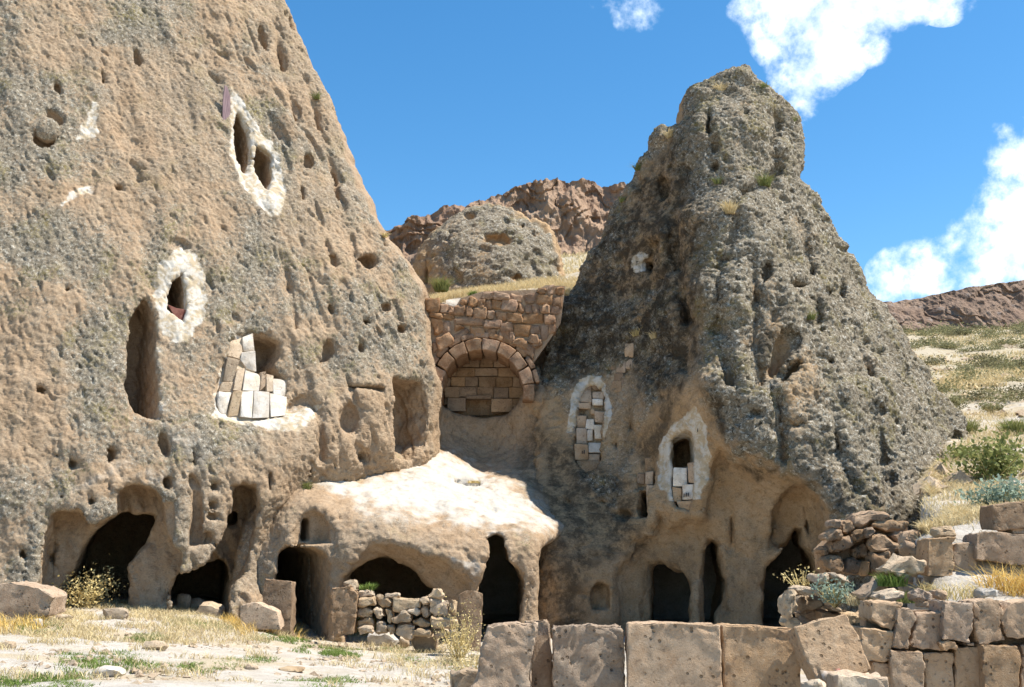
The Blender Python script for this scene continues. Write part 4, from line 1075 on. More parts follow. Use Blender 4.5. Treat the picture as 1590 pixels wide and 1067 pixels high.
for p in [rect(360, 905, 470, 985), rect(620, 910, 745, 990), rect(470, 890, 618, 912), rect(345, 840, 430, 905), rect(745, 910, 800, 960)]:
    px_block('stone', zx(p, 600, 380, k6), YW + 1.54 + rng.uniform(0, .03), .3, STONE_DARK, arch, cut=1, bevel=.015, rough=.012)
# the dark, solid core of mortar and earth behind the facing stones
core_pts = g1([(95, 235), (360, 300), (400, 232), (575, 175), (1030, 160), (1110, 122), (1270, 130), (1230, 440), (1150, 560), (1010, 760)])
arc_pts = [(ac[0] + 86 * math.cos(a), ac[1] - 86 * math.sin(a)) for a in np.linspace(math.radians(25), math.radians(172), 14)]
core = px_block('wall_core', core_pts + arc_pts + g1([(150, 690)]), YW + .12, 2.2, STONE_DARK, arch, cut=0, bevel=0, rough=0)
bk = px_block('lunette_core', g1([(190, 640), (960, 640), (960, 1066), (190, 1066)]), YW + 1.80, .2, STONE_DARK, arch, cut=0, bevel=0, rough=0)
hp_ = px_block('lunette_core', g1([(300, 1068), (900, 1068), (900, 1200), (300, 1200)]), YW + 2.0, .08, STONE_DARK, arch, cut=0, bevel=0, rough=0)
hole_pts = zx(rect(472, 912, 616, 985), 600, 380, k6)

# ---- infill masonry of the windows (parts of their rocks)
def surf_block(rock, host, pts, off, thick, mat, d, name='stone_block', bevel=.015, rough=.018, cut=1):
    """a block let into a rock face: every corner of its front lies on that face, pushed in by off along d"""
    _sc[0] += 1
    d = np.array(d, float); d /= np.linalg.norm(d)
    W = np.array([rock.hit(x, y) for x, y in pts])
    # flatten onto the mean plane of the corners
    c = W.mean(axis=0)
    u_, s_, vt = np.linalg.svd(W - c); nn = vt[2]
    if nn @ d < .55: nn = d
    W = W - ((W - c) @ nn)[:, None] * nn + d * (off + rng.uniform(-.025, .025))
    c = W.mean(axis=0)
    n = len(W)
    bm = bmesh.new()
    f = [bm.verts.new(p - c) for p in W]; b = [bm.verts.new((p - c) * .95 + d * thick) for p in W]
    bm.faces.new(f); bm.faces.new(b[::-1])
    for i in range(n): bm.faces.new((f[(i + 1) % n], f[i], b[i], b[(i + 1) % n]))
    bmesh.ops.recalc_face_normals(bm, faces=bm.faces)
    bmesh.ops.bevel(bm, geom=list(bm.edges), offset=bevel, segments=1, affect='EDGES', clamp_overlap=True)
    bmesh.ops.triangulate(bm, faces=[q for q in bm.faces if len(q.verts) > 4])
    if cut: bmesh.ops.subdivide_edges(bm, edges=list(bm.edges), cuts=cut, use_grid_fill=True)
    bmesh.ops.triangulate(bm, faces=bm.faces)
    bm.normal_update()
    co = np.array([v.co[:] for v in bm.verts]); no = np.array([v.normal[:] for v in bm.verts])
    co = co + no * (fbm(co + _sc[0] * 1.37, 6.0, 3, .55, 500) * rough)[:, None]
    for v, q in zip(bm.verts, co): v.co = q
    me = bpy.data.meshes.new(name); bm.to_mesh(me); bm.free()
    me.polygons.foreach_set('use_smooth', np.ones(len(me.polygons), bool)); shade_sharp(me)
    o = link(name, me, host, mat, c)
    return o
def infill(rock, host, polys, d_off, thick, mats, ox, oy, k, bevel=.015, rough=.018, d=(.15, 1, 0)):
    for i, p in enumerate(polys):
        pts = [(x + rng.normal() * .6, y + rng.normal() * .6) for x, y in zx(p, ox, oy, k)]
        surf_block(rock, host, pts, d_off, thick, mats[i], d, bevel=bevel, rough=rough)
kz = 280 / 679.0
W1 = [rect(142, 572, 190, 598), rect(192, 570, 232, 594), rect(138, 600, 188, 640), rect(192, 598, 236, 626), rect(140, 642, 186, 664), rect(192, 628, 232, 652), rect(184, 664, 200, 686), rect(202, 674, 240, 716), rect(136, 692, 168, 738), rect(168, 704, 200, 740), rect(132, 740, 168, 796), rect(171, 742, 196, 784), rect(199, 726, 238, 778),
      rect(126, 800, 176, 858), rect(178, 792, 226, 832), rect(178, 834, 222, 860), [(130, 860), (222, 858), (212, 902), (150, 904)]]
S, WH, DK = STONE, STONE_WHITE, STONE_DARK
infill(R, cone, W1, .10, .35, [DK, DK, S, S, S, WH, S, S, S, WH, S, WH, WH, S, WH, S, DK], 840, 360, kz)
W2 = [rect(497, 886, 551, 958), rect(554, 865, 584, 944), rect(497, 961, 531, 1014), rect(533, 948, 583, 1008), [(512, 1016), (578, 1010), (570, 1046), (522, 1048)]]
infill(R, cone, W2, .12, .4, [WH, S, S, WH, S], 840, 360, kz)
W3 = [rect(362, 826, 394, 862), rect(396, 822, 424, 850), rect(360, 864, 390, 908), rect(392, 852, 422, 900), rect(394, 902, 424, 950), rect(362, 910, 392, 950), rect(398, 952, 428, 1040)]
infill(R, cone, W3, .06, .3, [DK, S, S, DK, S, DK, S], 840, 360, kz, .02, .03)
W4 = [rect(255, 470, 285, 520), rect(283, 480, 318, 530), rect(315, 420, 350, 475), rect(275, 530, 312, 575), rect(262, 560, 305, 605), rect(318, 478, 345, 515)]
infill(R, cone, W4, -.05, .4, [DK, S, S, DK, S, S], 840, 360, kz, .03, .04)
kl = 400 / 1423.0
W5 = [[(200, 460), (268, 445), (275, 520), (262, 560), (190, 545)], [(270, 440), (330, 415), (340, 510), (278, 520)], [(270, 525), (342, 515), (350, 632), (300, 610), (262, 562)], [(182, 550), (258, 565), (246, 612), (222, 685), (166, 675)], [(250, 612), (285, 612), (266, 735), (226, 738), (226, 690)],
      [(288, 622), (350, 640), (370, 660), (364, 738), (270, 735)], [(372, 630), (396, 628), (400, 705), (372, 740)], [(400, 640), (436, 655), (440, 742), (404, 742)], [(440, 665), (512, 680), (510, 768), (444, 760)], [(162, 690), (222, 690), (206, 743), (140, 738)], [(136, 745), (205, 748), (192, 885), (160, 882), (134, 800)],
      [(208, 745), (264, 740), (258, 872), (196, 882)], [(268, 740), (330, 740), (326, 885), (262, 875)], [(334, 742), (420, 745), (420, 885), (330, 888)], [(424, 748), (512, 772), (510, 870), (424, 885)]]
infill(L, cliff, W5, .0, .35, [STONE_PALE, WH, WH, STONE_PALE, STONE_PALE, WH, S, STONE_PALE, WH, STONE_PALE, WH, STONE_PALE, WH, WH, WH], 300, 400, kl, .010, .03, LX)

# ---- wooden remains (parts of the cliff)
wood, t = new_mat('weathered_wood')
geo = t.n('ShaderNodeNewGeometry'); mp = t.n('ShaderNodeVectorMath', operation='MULTIPLY'); t.l(geo.outputs['Position'], mp.inputs[0]); mp.inputs[1].default_value = (18, 18, 1.6)
wn = t.noise(mp.outputs[0], 1.6, 5, .65)
principled(t, t.mix(t.ramp(wn, .35, .65), (.20, .13, .14), (.30, .21, .21)), .8, bump(t, wn, .5, .01))
redw, t = new_mat('red_wood')
geo = t.n('ShaderNodeNewGeometry'); wn = t.noise(geo.outputs['Position'], 9, 5, .65)
principled(t, t.mix(t.ramp(wn, .35, .65), (.12, .04, .03), (.22, .10, .075)), .8, bump(t, wn, .5, .01))
def px_on(rock, host, name, pts, off, thick, mat):
    return surf_block(rock, host, pts, off, thick, mat, LX, name, .008, .01)
tag(px_on(L, cliff, 'plank', [(343, 139), (348, 142), (354, 154), (357, 180), (352, 208), (347, 199), (342, 160)], -.12, .05, wood), 'purplish grey board left of the twin window')
tag(px_on(L, cliff, 'shutter_board', [(260, 473), (275, 478), (291, 480), (287, 502), (272, 489)], .10, .06, redw), 'dark red broken board in the window')

soot, t = new_mat('dark_paint'); principled(t, (.05, .04, .035), .9)
for x0, y0, h_ in ((1079, 666, 5), (1082.5, 665, 6), (1086, 664, 6), (1061.5, 766, 6), (1065, 765, 6), (1068.5, 765, 6), (903.5, 700, 5), (906.5, 699, 6)):
    surf_block(R, cone, [(x0, y0), (x0 + 1.4, y0), (x0 + 1.1, y0 + h_), (x0 - .2, y0 + h_)], (.03 if x0 > 1000 and y0 > 700 else .0), .05, soot, (.15, 1, 0), 'painted_mark', .002, .0, 0)
# ---- low drystone wall in front of the wide arch (read off 500..760, 880..1020)
k2 = 260 / 1590.0
def g2(l): return zx(l, 500, 880, k2)
YD = 21.6
dry = empty('drystone_wall', at(610, 1000, YD))
tag(dry, 'low drystone wall of stacked pale rubble blocking the wide arch', 'drystone wall', None, 'thing')
DRY = [[(185, 160), (318, 115), (345, 215), (310, 245), (255, 190)], [(340, 230), (440, 215), (490, 250), (490, 290), (340, 295)], [(335, 298), (490, 292), (512, 340), (508, 378), (335, 372)], [(515, 262), (600, 285), (665, 330), (662, 388), (600, 398), (515, 360)], [(597, 272), (735, 250), (738, 290), (680, 310), (610, 305)],
    [(670, 295), (920, 312), (940, 330), (925, 380), (820, 415), (682, 428)], [(822, 410), (920, 385), (925, 455), (905, 472), (822, 450)], [(920, 300), (1000, 292), (1025, 325), (1015, 360), (945, 360)], [(1025, 310), (1120, 300), (1200, 335), (1205, 460), (1140, 470), (1030, 455), (1020, 350)], [(1210, 330), (1270, 320), (1275, 470), (1210, 450)],
    [(330, 395), (420, 378), (465, 420), (475, 470), (400, 480), (318, 482)], [(490, 390), (545, 390), (588, 440), (580, 490), (520, 505), (478, 440)], [(592, 395), (640, 395), (665, 430), (660, 530), (630, 525)], [(672, 490), (740, 440), (820, 420), (850, 460), (840, 525), (700, 545), (672, 530)], [(925, 395), (985, 350), (1028, 390), (1022, 470), (980, 490), (925, 450)],
    [(855, 520), (945, 480), (1040, 540), (1020, 575), (920, 582), (870, 560)], [(1020, 470), (1190, 480), (1275, 500), (1280, 590), (1040, 592), (1020, 520)], [(335, 500), (450, 485), (490, 530), (480, 565), (345, 560)], [(510, 530), (560, 505), (620, 560), (615, 640), (510, 640)], [(700, 560), (860, 548), (880, 590), (870, 690), (830, 715), (700, 650)],
    [(880, 590), (1045, 595), (1055, 650), (1000, 668), (880, 672)], [(1058, 600), (1200, 600), (1210, 690), (1060, 670)], [(980, 290), (1110, 195), (1150, 240), (1165, 290), (1040, 305)], [(345, 565), (480, 568), (500, 640), (340, 640)], [(620, 545), (690, 560), (690, 650), (625, 645)], [(1212, 600), (1290, 600), (1290, 740), (1212, 740)]]
for p in DRY:
    px_block('stone', g2(p), YD + rng.uniform(-.12, .08), .34, STONE_PALE, dry, cut=2, bevel=.05, rough=.05, nscale=6.0)

# ---- single standing and lying stones in the court
def slab(pts, Y, thick, mat, label, tilt=0, yaw=0, cut=4, bevel=.012, rough=.022, name='stone_slab', cat='stone slab', group=None, ns=4.0):
    o = px_block(name, pts, Y, thick, mat, None, cut=cut, bevel=bevel, rough=rough, nscale=ns, tilt=tilt, yaw=yaw)
    return tag(o, label, cat, group, 'thing')
slab(g2([(85, 205), (170, 200), (255, 180), (265, 200), (335, 265), (330, 400), (310, 500), (300, 640), (110, 680), (85, 400)]), 21.4, .45, STONE_DARK, 'dark pitted upright stone between the doorway and the low rubble wall', rough=.05, name='standing_stone', cat='standing stone', ns=7)
slab(g2([(1290, 270), (1390, 215), (1528, 250), (1520, 500), (1500, 800), (1300, 800), (1320, 500)]), 20.6, .4, STONE_DARK, 'tall squared stone post with pointed top beside the tall dark doorway', rough=.03, name='stone_post', cat='stone post')
slab([(411, 899), (453, 903), (453, 940), (450, 995), (404, 995), (408, 930)], 21.8, .5, STONE_DARK, 'squat brown stone block on end left of the dark doorway', rough=.04, name='standing_stone', cat='standing stone')
slab([(374, 941), (396, 935), (430, 950), (436, 978), (372, 978)], 20.8, .5, STONE, 'pale tilted flat stone in dry grass below the squat brown block', rough=.03, name='flat_stone', cat='stone')
slab([(-20, 910), (15, 904), (60, 913), (82, 928), (76, 956), (-20, 972)], 19.6, .8, STONE, 'long flat rock slab lying at the left edge of the court', rough=.05, name='rock_slab', cat='rock')

# ---- row of big dressed slabs across the front
slab([(758, 972), (800, 968), (832, 970), (828, 1020), (826, 1120), (722, 1120), (744, 1040)], 9.0, .35, STONE, 'first upright slab of the front row, rough-faced with a chipped edge', cut=18, rough=.045, yaw=.10, group='slabs standing in the front row')
slab([(814, 965), (846, 961), (853, 968), (858, 1040), (860, 1120), (822, 1120), (824, 980)], 9.45, .28, STONE, 'narrow slab peeping out behind the chipped first slab', cut=6, rough=.03, yaw=-.04, group='slabs standing in the front row')
slab([(858, 975), (900, 971), (967, 972), (970, 1010), (972, 1120), (858, 1120)], 9.2, .35, STONE, 'squarish slab with slanting chisel scratches in the front row', cut=18, rough=.035, yaw=.02, group='slabs standing in the front row', ns=7)
slab([(974, 967), (1050, 967), (1118, 970), (1121, 1030), (1124, 1120), (974, 1120)], 9.0, .4, STONE, 'widest smooth rectangular slab in the middle of the front row', cut=18, rough=.018, group='slabs standing in the front row')
slab([(1120, 970), (1180, 972), (1237, 976), (1243, 1030), (1246, 1120), (1126, 1120)], 9.1, .4, STONE, 'smooth slab with a pale scar between the widest and the tilted slab', cut=18, rough=.02, group='slabs standing in the front row')
slab([(1238, 972), (1322, 952), (1340, 985), (1356, 1042), (1310, 1058), (1272, 1064), (1252, 1020)], 8.7, .30, STONE, 'spotted square slab tilted on its corner against the retaining wall', tilt=-.22, yaw=.06, cut=18, rough=.02, group='slabs standing in the front row')
TILTED = bpy.context.scene.objects[-1] if False else [o for o in scene.objects if o.get('label', '').startswith('spotted square')][0]
slab([(1300, 1050), (1330, 1047), (1380, 1056), (1400, 1120), (1296, 1120)], 8.4, .45, STONE_PALE, 'broken pale stone lying under the tilted spotted slab', cut=4, rough=.06, name='broken_stone', cat='stone')
slab([(1258, 1064), (1275, 1058), (1290, 1066), (1300, 1120), (1250, 1120)], 8.2, .3, STONE_PALE, 'small pale stone wedged at the foot of the tilted slab', cut=3, rough=.05, name='broken_stone', cat='stone')
slab([(700, 1050), (725, 1040), (748, 1048), (752, 1120), (698, 1120)], 9.6, .3, STONE_PALE, 'pale rough stone in the grass left of the front slabs', cut=4, rough=.06, name='broken_stone', cat='stone')

paint_w, t = new_mat('white_paint'); geo = t.n('ShaderNodeNewGeometry'); principled(t, t.mix(t.ramp(t.noise(geo.outputs['Position'], 30, 5, .7), .45, .6), (.55, .45, .36), (.40, .30, .21)), .9)
paint_r, t = new_mat('red_paint'); geo = t.n('ShaderNodeNewGeometry'); principled(t, t.mix(t.ramp(t.noise(geo.outputs['Position'], 45, 5, .7), .45, .55), (.36, .13, .09), (.48, .36, .28)), .9)
for pts_, mt_, nm_, dy_ in (([(1273, 1041), (1292, 1043), (1318, 1040), (1321, 1050), (1300, 1057), (1284, 1060), (1276, 1054)], paint_w, 'paint_patch', -.022), ([(1297, 1040), (1303, 1038), (1311, 1045), (1312, 1052), (1305, 1053), (1299, 1048)], paint_r, 'paint_patch', -.027)):
    Wp = np.array([at(x, y, 8.7) for x, y in pts_]) - np.array(TILTED.location)
    me_ = block_mesh(nm_, [(p[0], p[2]) for p in Wp], .03, 1, .002, .002, 8.0, 3)
    for v_ in me_.vertices: v_.co.y += dy_
    link(nm_, me_, TILTED, mt_)
# ---- retaining wall, lower course and upper course (read off 1340..1590, 760..1067)
k3 = 250 / 869.0
def g3(l): return zx(l, 1340, 760, k3)
YR = 10.2
ret = empty('retaining_wall', at(1480, 1067, YR)); tag(ret, 'retaining wall of big squared tan blocks right of the tilted slab', 'stone wall', None, 'thing')
RET = [[(48, 605), (215, 612), (200, 640), (160, 768), (48, 705)], [(186, 640), (272, 645), (290, 690), (250, 800), (245, 862), (150, 858), (172, 800)], [(300, 668), (420, 665), (436, 700), (432, 800), (420, 868), (248, 845), (285, 740)], [(440, 602), (590, 620), (600, 700), (575, 825), (435, 808), (432, 690)], [(598, 605), (735, 592), (770, 660), (735, 700), (775, 820), (625, 840), (600, 720)],
    [(735, 690), (800, 610), (960, 600), (960, 800), (780, 800)], [(-10, 745), (160, 770), (170, 800), (145, 930), (-10, 930)], [(148, 868), (318, 878), (330, 960), (332, 1130), (170, 1130), (150, 960)], [(322, 882), (492, 882), (492, 1130), (345, 1130), (335, 1000)], [(500, 850), (645, 852), (652, 960), (655, 1130), (500, 1130)],
    [(650, 840), (850, 845), (845, 1130), (655, 1130), (650, 960)], [(858, 840), (960, 840), (960, 1130), (850, 1130)], [(55, 935), (145, 935), (150, 1030), (60, 1010)], [(420, 830), (490, 815), (510, 850), (440, 878)], [(555, 828), (605, 822), (612, 848), (560, 850)]]
RET += [rect(966 + i * 172, 606 + 8 * (i % 2), 1132 + i * 172, 834) for i in range(4)] + [rect(964 + i * 186, 842, 1144 + i * 186, 1130) for i in range(4)]
for p in RET:
    px_block('stone_block', g3(p), YR + rng.uniform(-.06, .08), .42, STONE, ret, cut=6, bevel=.010, rough=.022, nscale=9.0)
px_block('wall_core', [(1345, 948), (1420, 948), (1590, 945), (1820, 945), (1820, 1140), (1345, 1140)], YR + .3, .5, STONE_DARK, ret, cut=0, bevel=0, rough=0)
YT = 12.6
up = empty('terrace_wall', at(1530, 910, YT)); tag(up, 'upper terrace wall of large blocks and two upright slabs below the scrub', 'stone wall', None, 'thing')
UPW = [[(352, 265), (505, 258), (492, 300), (488, 472), (350, 470)], [(488, 292), (608, 286), (608, 465), (490, 468)], [(612, 235), (700, 228), (960, 250), (960, 415), (800, 405), (612, 375)], [(698, 85), (865, 62), (980, 60), (980, 205), (800, 215), (705, 222)], [(800, 205), (980, 205), (980, 246), (810, 240)],
    [(612, 405), (740, 408), (745, 520), (612, 520)], [(745, 415), (880, 420), (960, 420), (960, 600), (745, 600)], [(355, 478), (445, 474), (445, 560), (355, 560)], [(448, 474), (600, 470), (600, 580), (448, 570)]]
UPW += [rect(986 + i * 210, 66 + 50 * i, 1190 + i * 210, 240) for i in range(2)] + [rect(966 + i * 220, 248, 1180 + i * 220, 418) for i in range(3)] + [rect(966 + i * 180, 424, 1140 + i * 180, 600) for i in range(3)]
for i, p in enumerate(UPW):
    px_block('stone_block', g3(p), YT + (0, .05, -.05, .02, .05, .3, .35, .3, .3)[i % 9 if i < 9 else 1], .42, STONE_DARK if i in (2, 3, 5, 6, 7, 8) else STONE, up, cut=6, bevel=.010, rough=.026, nscale=9.0)

# ---- tumbled rubble wall under the cone's skirt (read off 1210..1430, 780..1000)
k4 = 220 / 1067.0
def g4(l): return zx(l, 1210, 780, k4)
YB = 15.6
rub = empty('rubble_wall', at(1345, 900, YB)); tag(rub, 'tumbled rubble wall of rough brown stones below the cone skirt', 'rubble wall', None, 'thing')
RUB = [[(560, 90), (690, 60), (840, 80), (830, 130), (690, 150), (590, 200), (540, 170)], [(400, 125), (485, 130), (470, 190), (400, 200)], [(690, 155), (860, 140), (960, 135), (985, 180), (970, 225), (800, 225), (700, 190)], [(460, 160), (550, 120), (590, 200), (540, 245), (460, 240)], [(345, 240), (430, 190), (460, 230), (485, 260), (400, 290), (350, 290)],
    [(550, 230), (650, 200), (660, 260), (600, 310), (555, 300)], [(655, 200), (715, 195), (725, 235), (680, 265), (655, 250)], [(670, 300), (720, 240), (800, 230), (870, 300), (1000, 310), (1015, 360), (900, 370), (720, 375), (675, 345)], [(825, 245), (890, 210), (975, 245), (970, 295), (900, 300)], [(385, 300), (480, 265), (550, 250), (555, 330), (480, 380), (395, 385)],
    [(310, 340), (380, 325), (390, 390), (330, 410)], [(555, 330), (660, 305), (672, 360), (670, 415), (565, 420)], [(330, 415), (400, 400), (480, 390), (500, 470), (470, 535), (380, 510), (335, 470)], [(500, 435), (560, 410), (660, 440), (655, 520), (590, 555), (480, 545)], [(668, 440), (695, 435), (690, 560), (650, 560)], [(700, 390), (845, 365), (850, 440), (800, 530), (720, 570), (690, 520)],
    [(850, 420), (920, 335), (965, 370), (960, 420), (900, 445)]]
for p in RUB:
    px_block('stone', g4(p), YB + rng.uniform(-.15, .15), .42, STONE_DARK, rub, cut=2, bevel=.04, rough=.05, nscale=4.0)
px_block('wall_core', g4([(330, 360), (560, 130), (960, 170), (1000, 360), (850, 560), (350, 540)]), YB + .32, .7, STONE_DARK, rub, cut=0, bevel=0, rough=0)
YH = 13.6
heap = empty('rubble_heap', at(1290, 985, YH)); tag(heap, 'low heap of pale rubble with tufts behind the tilted slab', 'rubble heap')
HEAP = [[(50, 800), (75, 690), (120, 650), (150, 720), (130, 880), (45, 885)], [(120, 650), (200, 635), (300, 650), (310, 690), (180, 710)], [(140, 730), (260, 705), (360, 740), (330, 800), (200, 820), (150, 850)], [(180, 830), (300, 800), (320, 880), (220, 890), (180, 870)], [(320, 820), (480, 835), (500, 860), (320, 875)], [(280, 580), (340, 535), (385, 560), (370, 610), (300, 620)],
    [(390, 550), (450, 545), (540, 590), (540, 620), (470, 600)], [(540, 840), (690, 830), (700, 870), (620, 910), (560, 930), (500, 870)], [(55, 890), (160, 880), (200, 950), (60, 950)], [(400, 800), (470, 795), (540, 830), (480, 840)], [(320, 560), (400, 560), (470, 640), (440, 720), (330, 700)], [(165, 885), (320, 880), (330, 950), (170, 950)]]
for p in HEAP:
    px_block('stone', g4(p), YH + rng.uniform(-.25, .35), .5, STONE_PALE if rng.rand() < .7 else STONE, heap, cut=2, bevel=.05, rough=.05, nscale=4.0)
spill = empty('rubble_spill', at(1390, 930, 12.4)); tag(spill, 'spill of broken stones between the rubble wall and the upright terrace slabs', 'rubble heap', None, 'thing')
SP = []
for k_ in range(46):
    px_, py_ = rng.uniform(1318, 1445), rng.uniform(838, 945)
    SP.append((px_, py_))
for pts, Y, m, lab in [([(640, 700), (830, 560), (850, 600), (690, 730), (640, 730)], 12.6, STONE, 'long leaning stone between the rubble heap and the terrace'), ([(820, 510), (1000, 405), (1090, 450), (1080, 520), (960, 540), (840, 530)], 12.4, STONE_PALE, 'sunlit pointed pale stone left of the upright terrace slabs'),
                    ]:
    o = px_block('tumbled_stone', g4(pts), Y, .5, m, None, cut=3, bevel=.04, rough=.05); tag(o, lab, 'stone')
for pts, Y, m, lab in [([(285, 585), (340, 528), (390, 580), (375, 610), (330, 620)], 11.0, STONE, 'small tan stone on top of the retaining wall, leaning'), ([(388, 575), (430, 542), (460, 565), (450, 605), (400, 612)], 11.1, STONE, 'small rounded stone beside the leaning one on the retaining wall'),
                        ([(628, 560), (660, 533), (720, 535), (738, 580), (640, 588)], 11.6, STONE_WHITE, 'bright white stone on the terrace edge'), ([(400, 225), (440, 198), (500, 210), (505, 255), (400, 262)], 13.2, STONE_PALE, 'rounded pale boulder behind the upright terrace slabs'),
                        ([(330, 620), (400, 585), (402, 622), (345, 650)], 10.9, STONE, 'flat tan stone lying at the front of the terrace'), ([(75, 560), (200, 535), (240, 570), (190, 600), (80, 610)], 11.2, STONE_PALE, 'crusty pale stone capping the retaining wall corner')]:
    o = px_block('loose_stone', g3(pts), Y, .3, m, None, cut=3, bevel=.035, rough=.04); tag(o, lab, 'stone')
# ------------------------------------------------------------------ vegetation, loose stones, gravel
def leaf_mat(name, c1, c2, trans=.25):
    m, t = new_mat(name)
    geo = t.n('ShaderNodeNewGeometry'); oi = t.n('ShaderNodeObjectInfo')
    n = t.noise(geo.outputs['Position'], 2.2, 4, .6)
    rnd = t.math('ADD', t.math('MULTIPLY', geo.outputs['Random Per Island'], .7), t.math('MULTIPLY', n, .3))
    c = t.mix(rnd, c1, c2)
    b = t.n('ShaderNodeBsdfPrincipled', ins={'Roughness': .8, 'Specular IOR Level': .15}); t.l(c, b.inputs['Base Color'])
    tr = t.n('ShaderNodeBsdfTranslucent'); t.l(c, tr.inputs['Color'])
    mx = t.n('ShaderNodeMixShader', ins={0: trans}); t.l(b.outputs[0], mx.inputs[1]); t.l(tr.outputs[0], mx.inputs[2])
    o = t.n('ShaderNodeOutputMaterial'); t.l(mx.outputs[0], o.inputs['Surface'])
    return m
STRAW = leaf_mat('straw', (.54, .42, .21), (.68, .57, .35))
GOLD = leaf_mat('golden_straw', (.62, .40, .10), (.74, .54, .20))
GREEN = leaf_mat('green_blades', (.10, .17, .035), (.22, .27, .07))
OLIVE = leaf_mat('olive_leaves', (.13, .16, .045), (.30, .30, .11))
SAGE = leaf_mat('sage_leaves', (.20, .27, .20), (.36, .42, .32))
SCRUB = leaf_mat('scrub_leaves', (.10, .095, .045), (.22, .20, .11))
SCRUB2 = leaf_mat('scrub_olive', (.17, .165, .075), (.32, .30, .16))
DRYBUSH = leaf_mat('dry_stalks', (.50, .38, .15), (.66, .54, .27))

def blades_mesh(name, base, height, width, lean, seed=0, spread=1.0):
    """base (N,3), one curved blade per point, four triangles in two quads"""
    r = np.random.RandomState(seed); n = len(base)
    a = r.uniform(0, 2 * math.pi, n); dirn = np.stack([np.cos(a), np.sin(a), 0 * a], 1)
    lean = np.broadcast_to(lean, (n,)) * r.uniform(.3, 1.3, n); h = np.broadcast_to(height, (n,)) * r.uniform(.55, 1.2, n); wd = np.broadcast_to(width, (n,)) * r.uniform(.7, 1.3, n)
    b2 = r.uniform(0, 2 * math.pi, n); side = np.stack([np.cos(b2), np.sin(b2), 0 * b2], 1) * wd[:, None] * .5
    up = np.array([0, 0, 1.0])
    mid = base + dirn * (lean * h * .35)[:, None] + up * (h * .55)[:, None]
    tip = base + dirn * (lean * h)[:, None] + up * (h * (1 - .25 * lean))[:, None]
    V = np.concatenate([base - side, base + side, mid + side * .75, mid - side * .75, tip + side * .12, tip - side * .12])
    i = np.arange(n)
    F = np.concatenate([np.stack([i, i + n, i + 2 * n, i + 3 * n], 1), np.stack([i + 3 * n, i + 2 * n, i + 4 * n, i + 5 * n], 1)])
    return new_mesh(name, V, F, False)

def leaves_mesh(name, pts, size, seed=0, elong=2.0):
    r = np.random.RandomState(seed); n = len(pts)
    d = r.normal(size=(n, 3)); d[:, 2] = np.abs(d[:, 2]) * .8 + .1; d /= np.linalg.norm(d, axis=1)[:, None]
    e = np.cross(d, r.normal(size=(n, 3))); e /= np.linalg.norm(e, axis=1)[:, None]
    s = size * r.uniform(.6, 1.4, n)[:, None]
    V = np.concatenate([pts - e * s * .4, pts + d * s * elong * .5 - e * s * .5, pts + d * s * elong, pts + d * s * elong * .5 + e * s * .5])
    i = np.arange(n)
    return new_mesh(name, V, np.stack([i, i + n, i + 2 * n, i + 3 * n], 1), False)

def tuft(name, loc, rad, height, n, mat, label, cat, group=None, width=.014, lean=.8, seed=0):
    r = np.random.RandomState(seed + 17)
    a = r.uniform(0, 6.283, n); rr = rad * .55 * np.sqrt(r.uniform(0, 1, n))
    base = np.stack([rr * np.cos(a), rr * np.sin(a), np.full(n, -.04)], 1)
    me = blades_mesh(name, base, height, width, lean, seed)
    o = link(name, me, None, mat, loc)
    return tag(o, label, cat, group)

def bush(name, loc, rad, height, n, mat, label, cat, group=None, leaf=.05, seed=0, stems=9, stem_mat=None):
    """stems fanning from the root, leaves clustered round the outer part of each stem"""
    r = np.random.RandomState(seed + 31)
    root = empty(name, loc); tag(root, label, cat, group)
    a = r.uniform(0, 6.283, stems); out = r.uniform(.25, 1, stems)
    tips = np.stack([np.cos(a) * rad * out, np.sin(a) * rad * out, height * (1.05 - .45 * out) * r.uniform(.75, 1.1, stems)], 1)
    SV, SF = [], []
    for tp in tips:
        k = len(SV); w_ = .008 + .01 * rad
        SV += [(-w_, 0, -.05), (w_, 0, -.05), (0, w_, -.05), (tp[0] - w_ * .3, tp[1], tp[2]), (tp[0] + w_ * .3, tp[1], tp[2]), (tp[0], tp[1] + w_ * .3, tp[2])]
        SF += [(k, k + 1, k + 4, k + 3), (k + 1, k + 2, k + 5, k + 4), (k + 2, k, k + 3, k + 5)]
    link('stem', new_mesh('stem', np.array(SV), np.array(SF)), root, stem_mat or DRYBUSH)
    w = r.randint(0, stems, n); f = r.uniform(.25, 1.05, n)
    pts = tips[w] * f[:, None] + r.normal(size=(n, 3)) * np.array([rad, rad, height]) * (.10 + .10 * f[:, None])
    pts[:, 2] = np.maximum(pts[:, 2], .01)
    link('foliage', leaves_mesh('foliage', pts, leaf, seed), root, mat)
    return root

def ground_hit(px, py):
    d = px_dir(px, py); Y = np.arange(6, 130, .04)
    x = d[0] / d[1] * Y; z = CAM[2] + d[2] / d[1] * Y
    g = ground_z(x, Y)
    k = np.nonzero(z <= g)[0]
    i = k[0] if len(k) else len(Y) - 1
    return np.array([x[i], Y[i], g[i]])

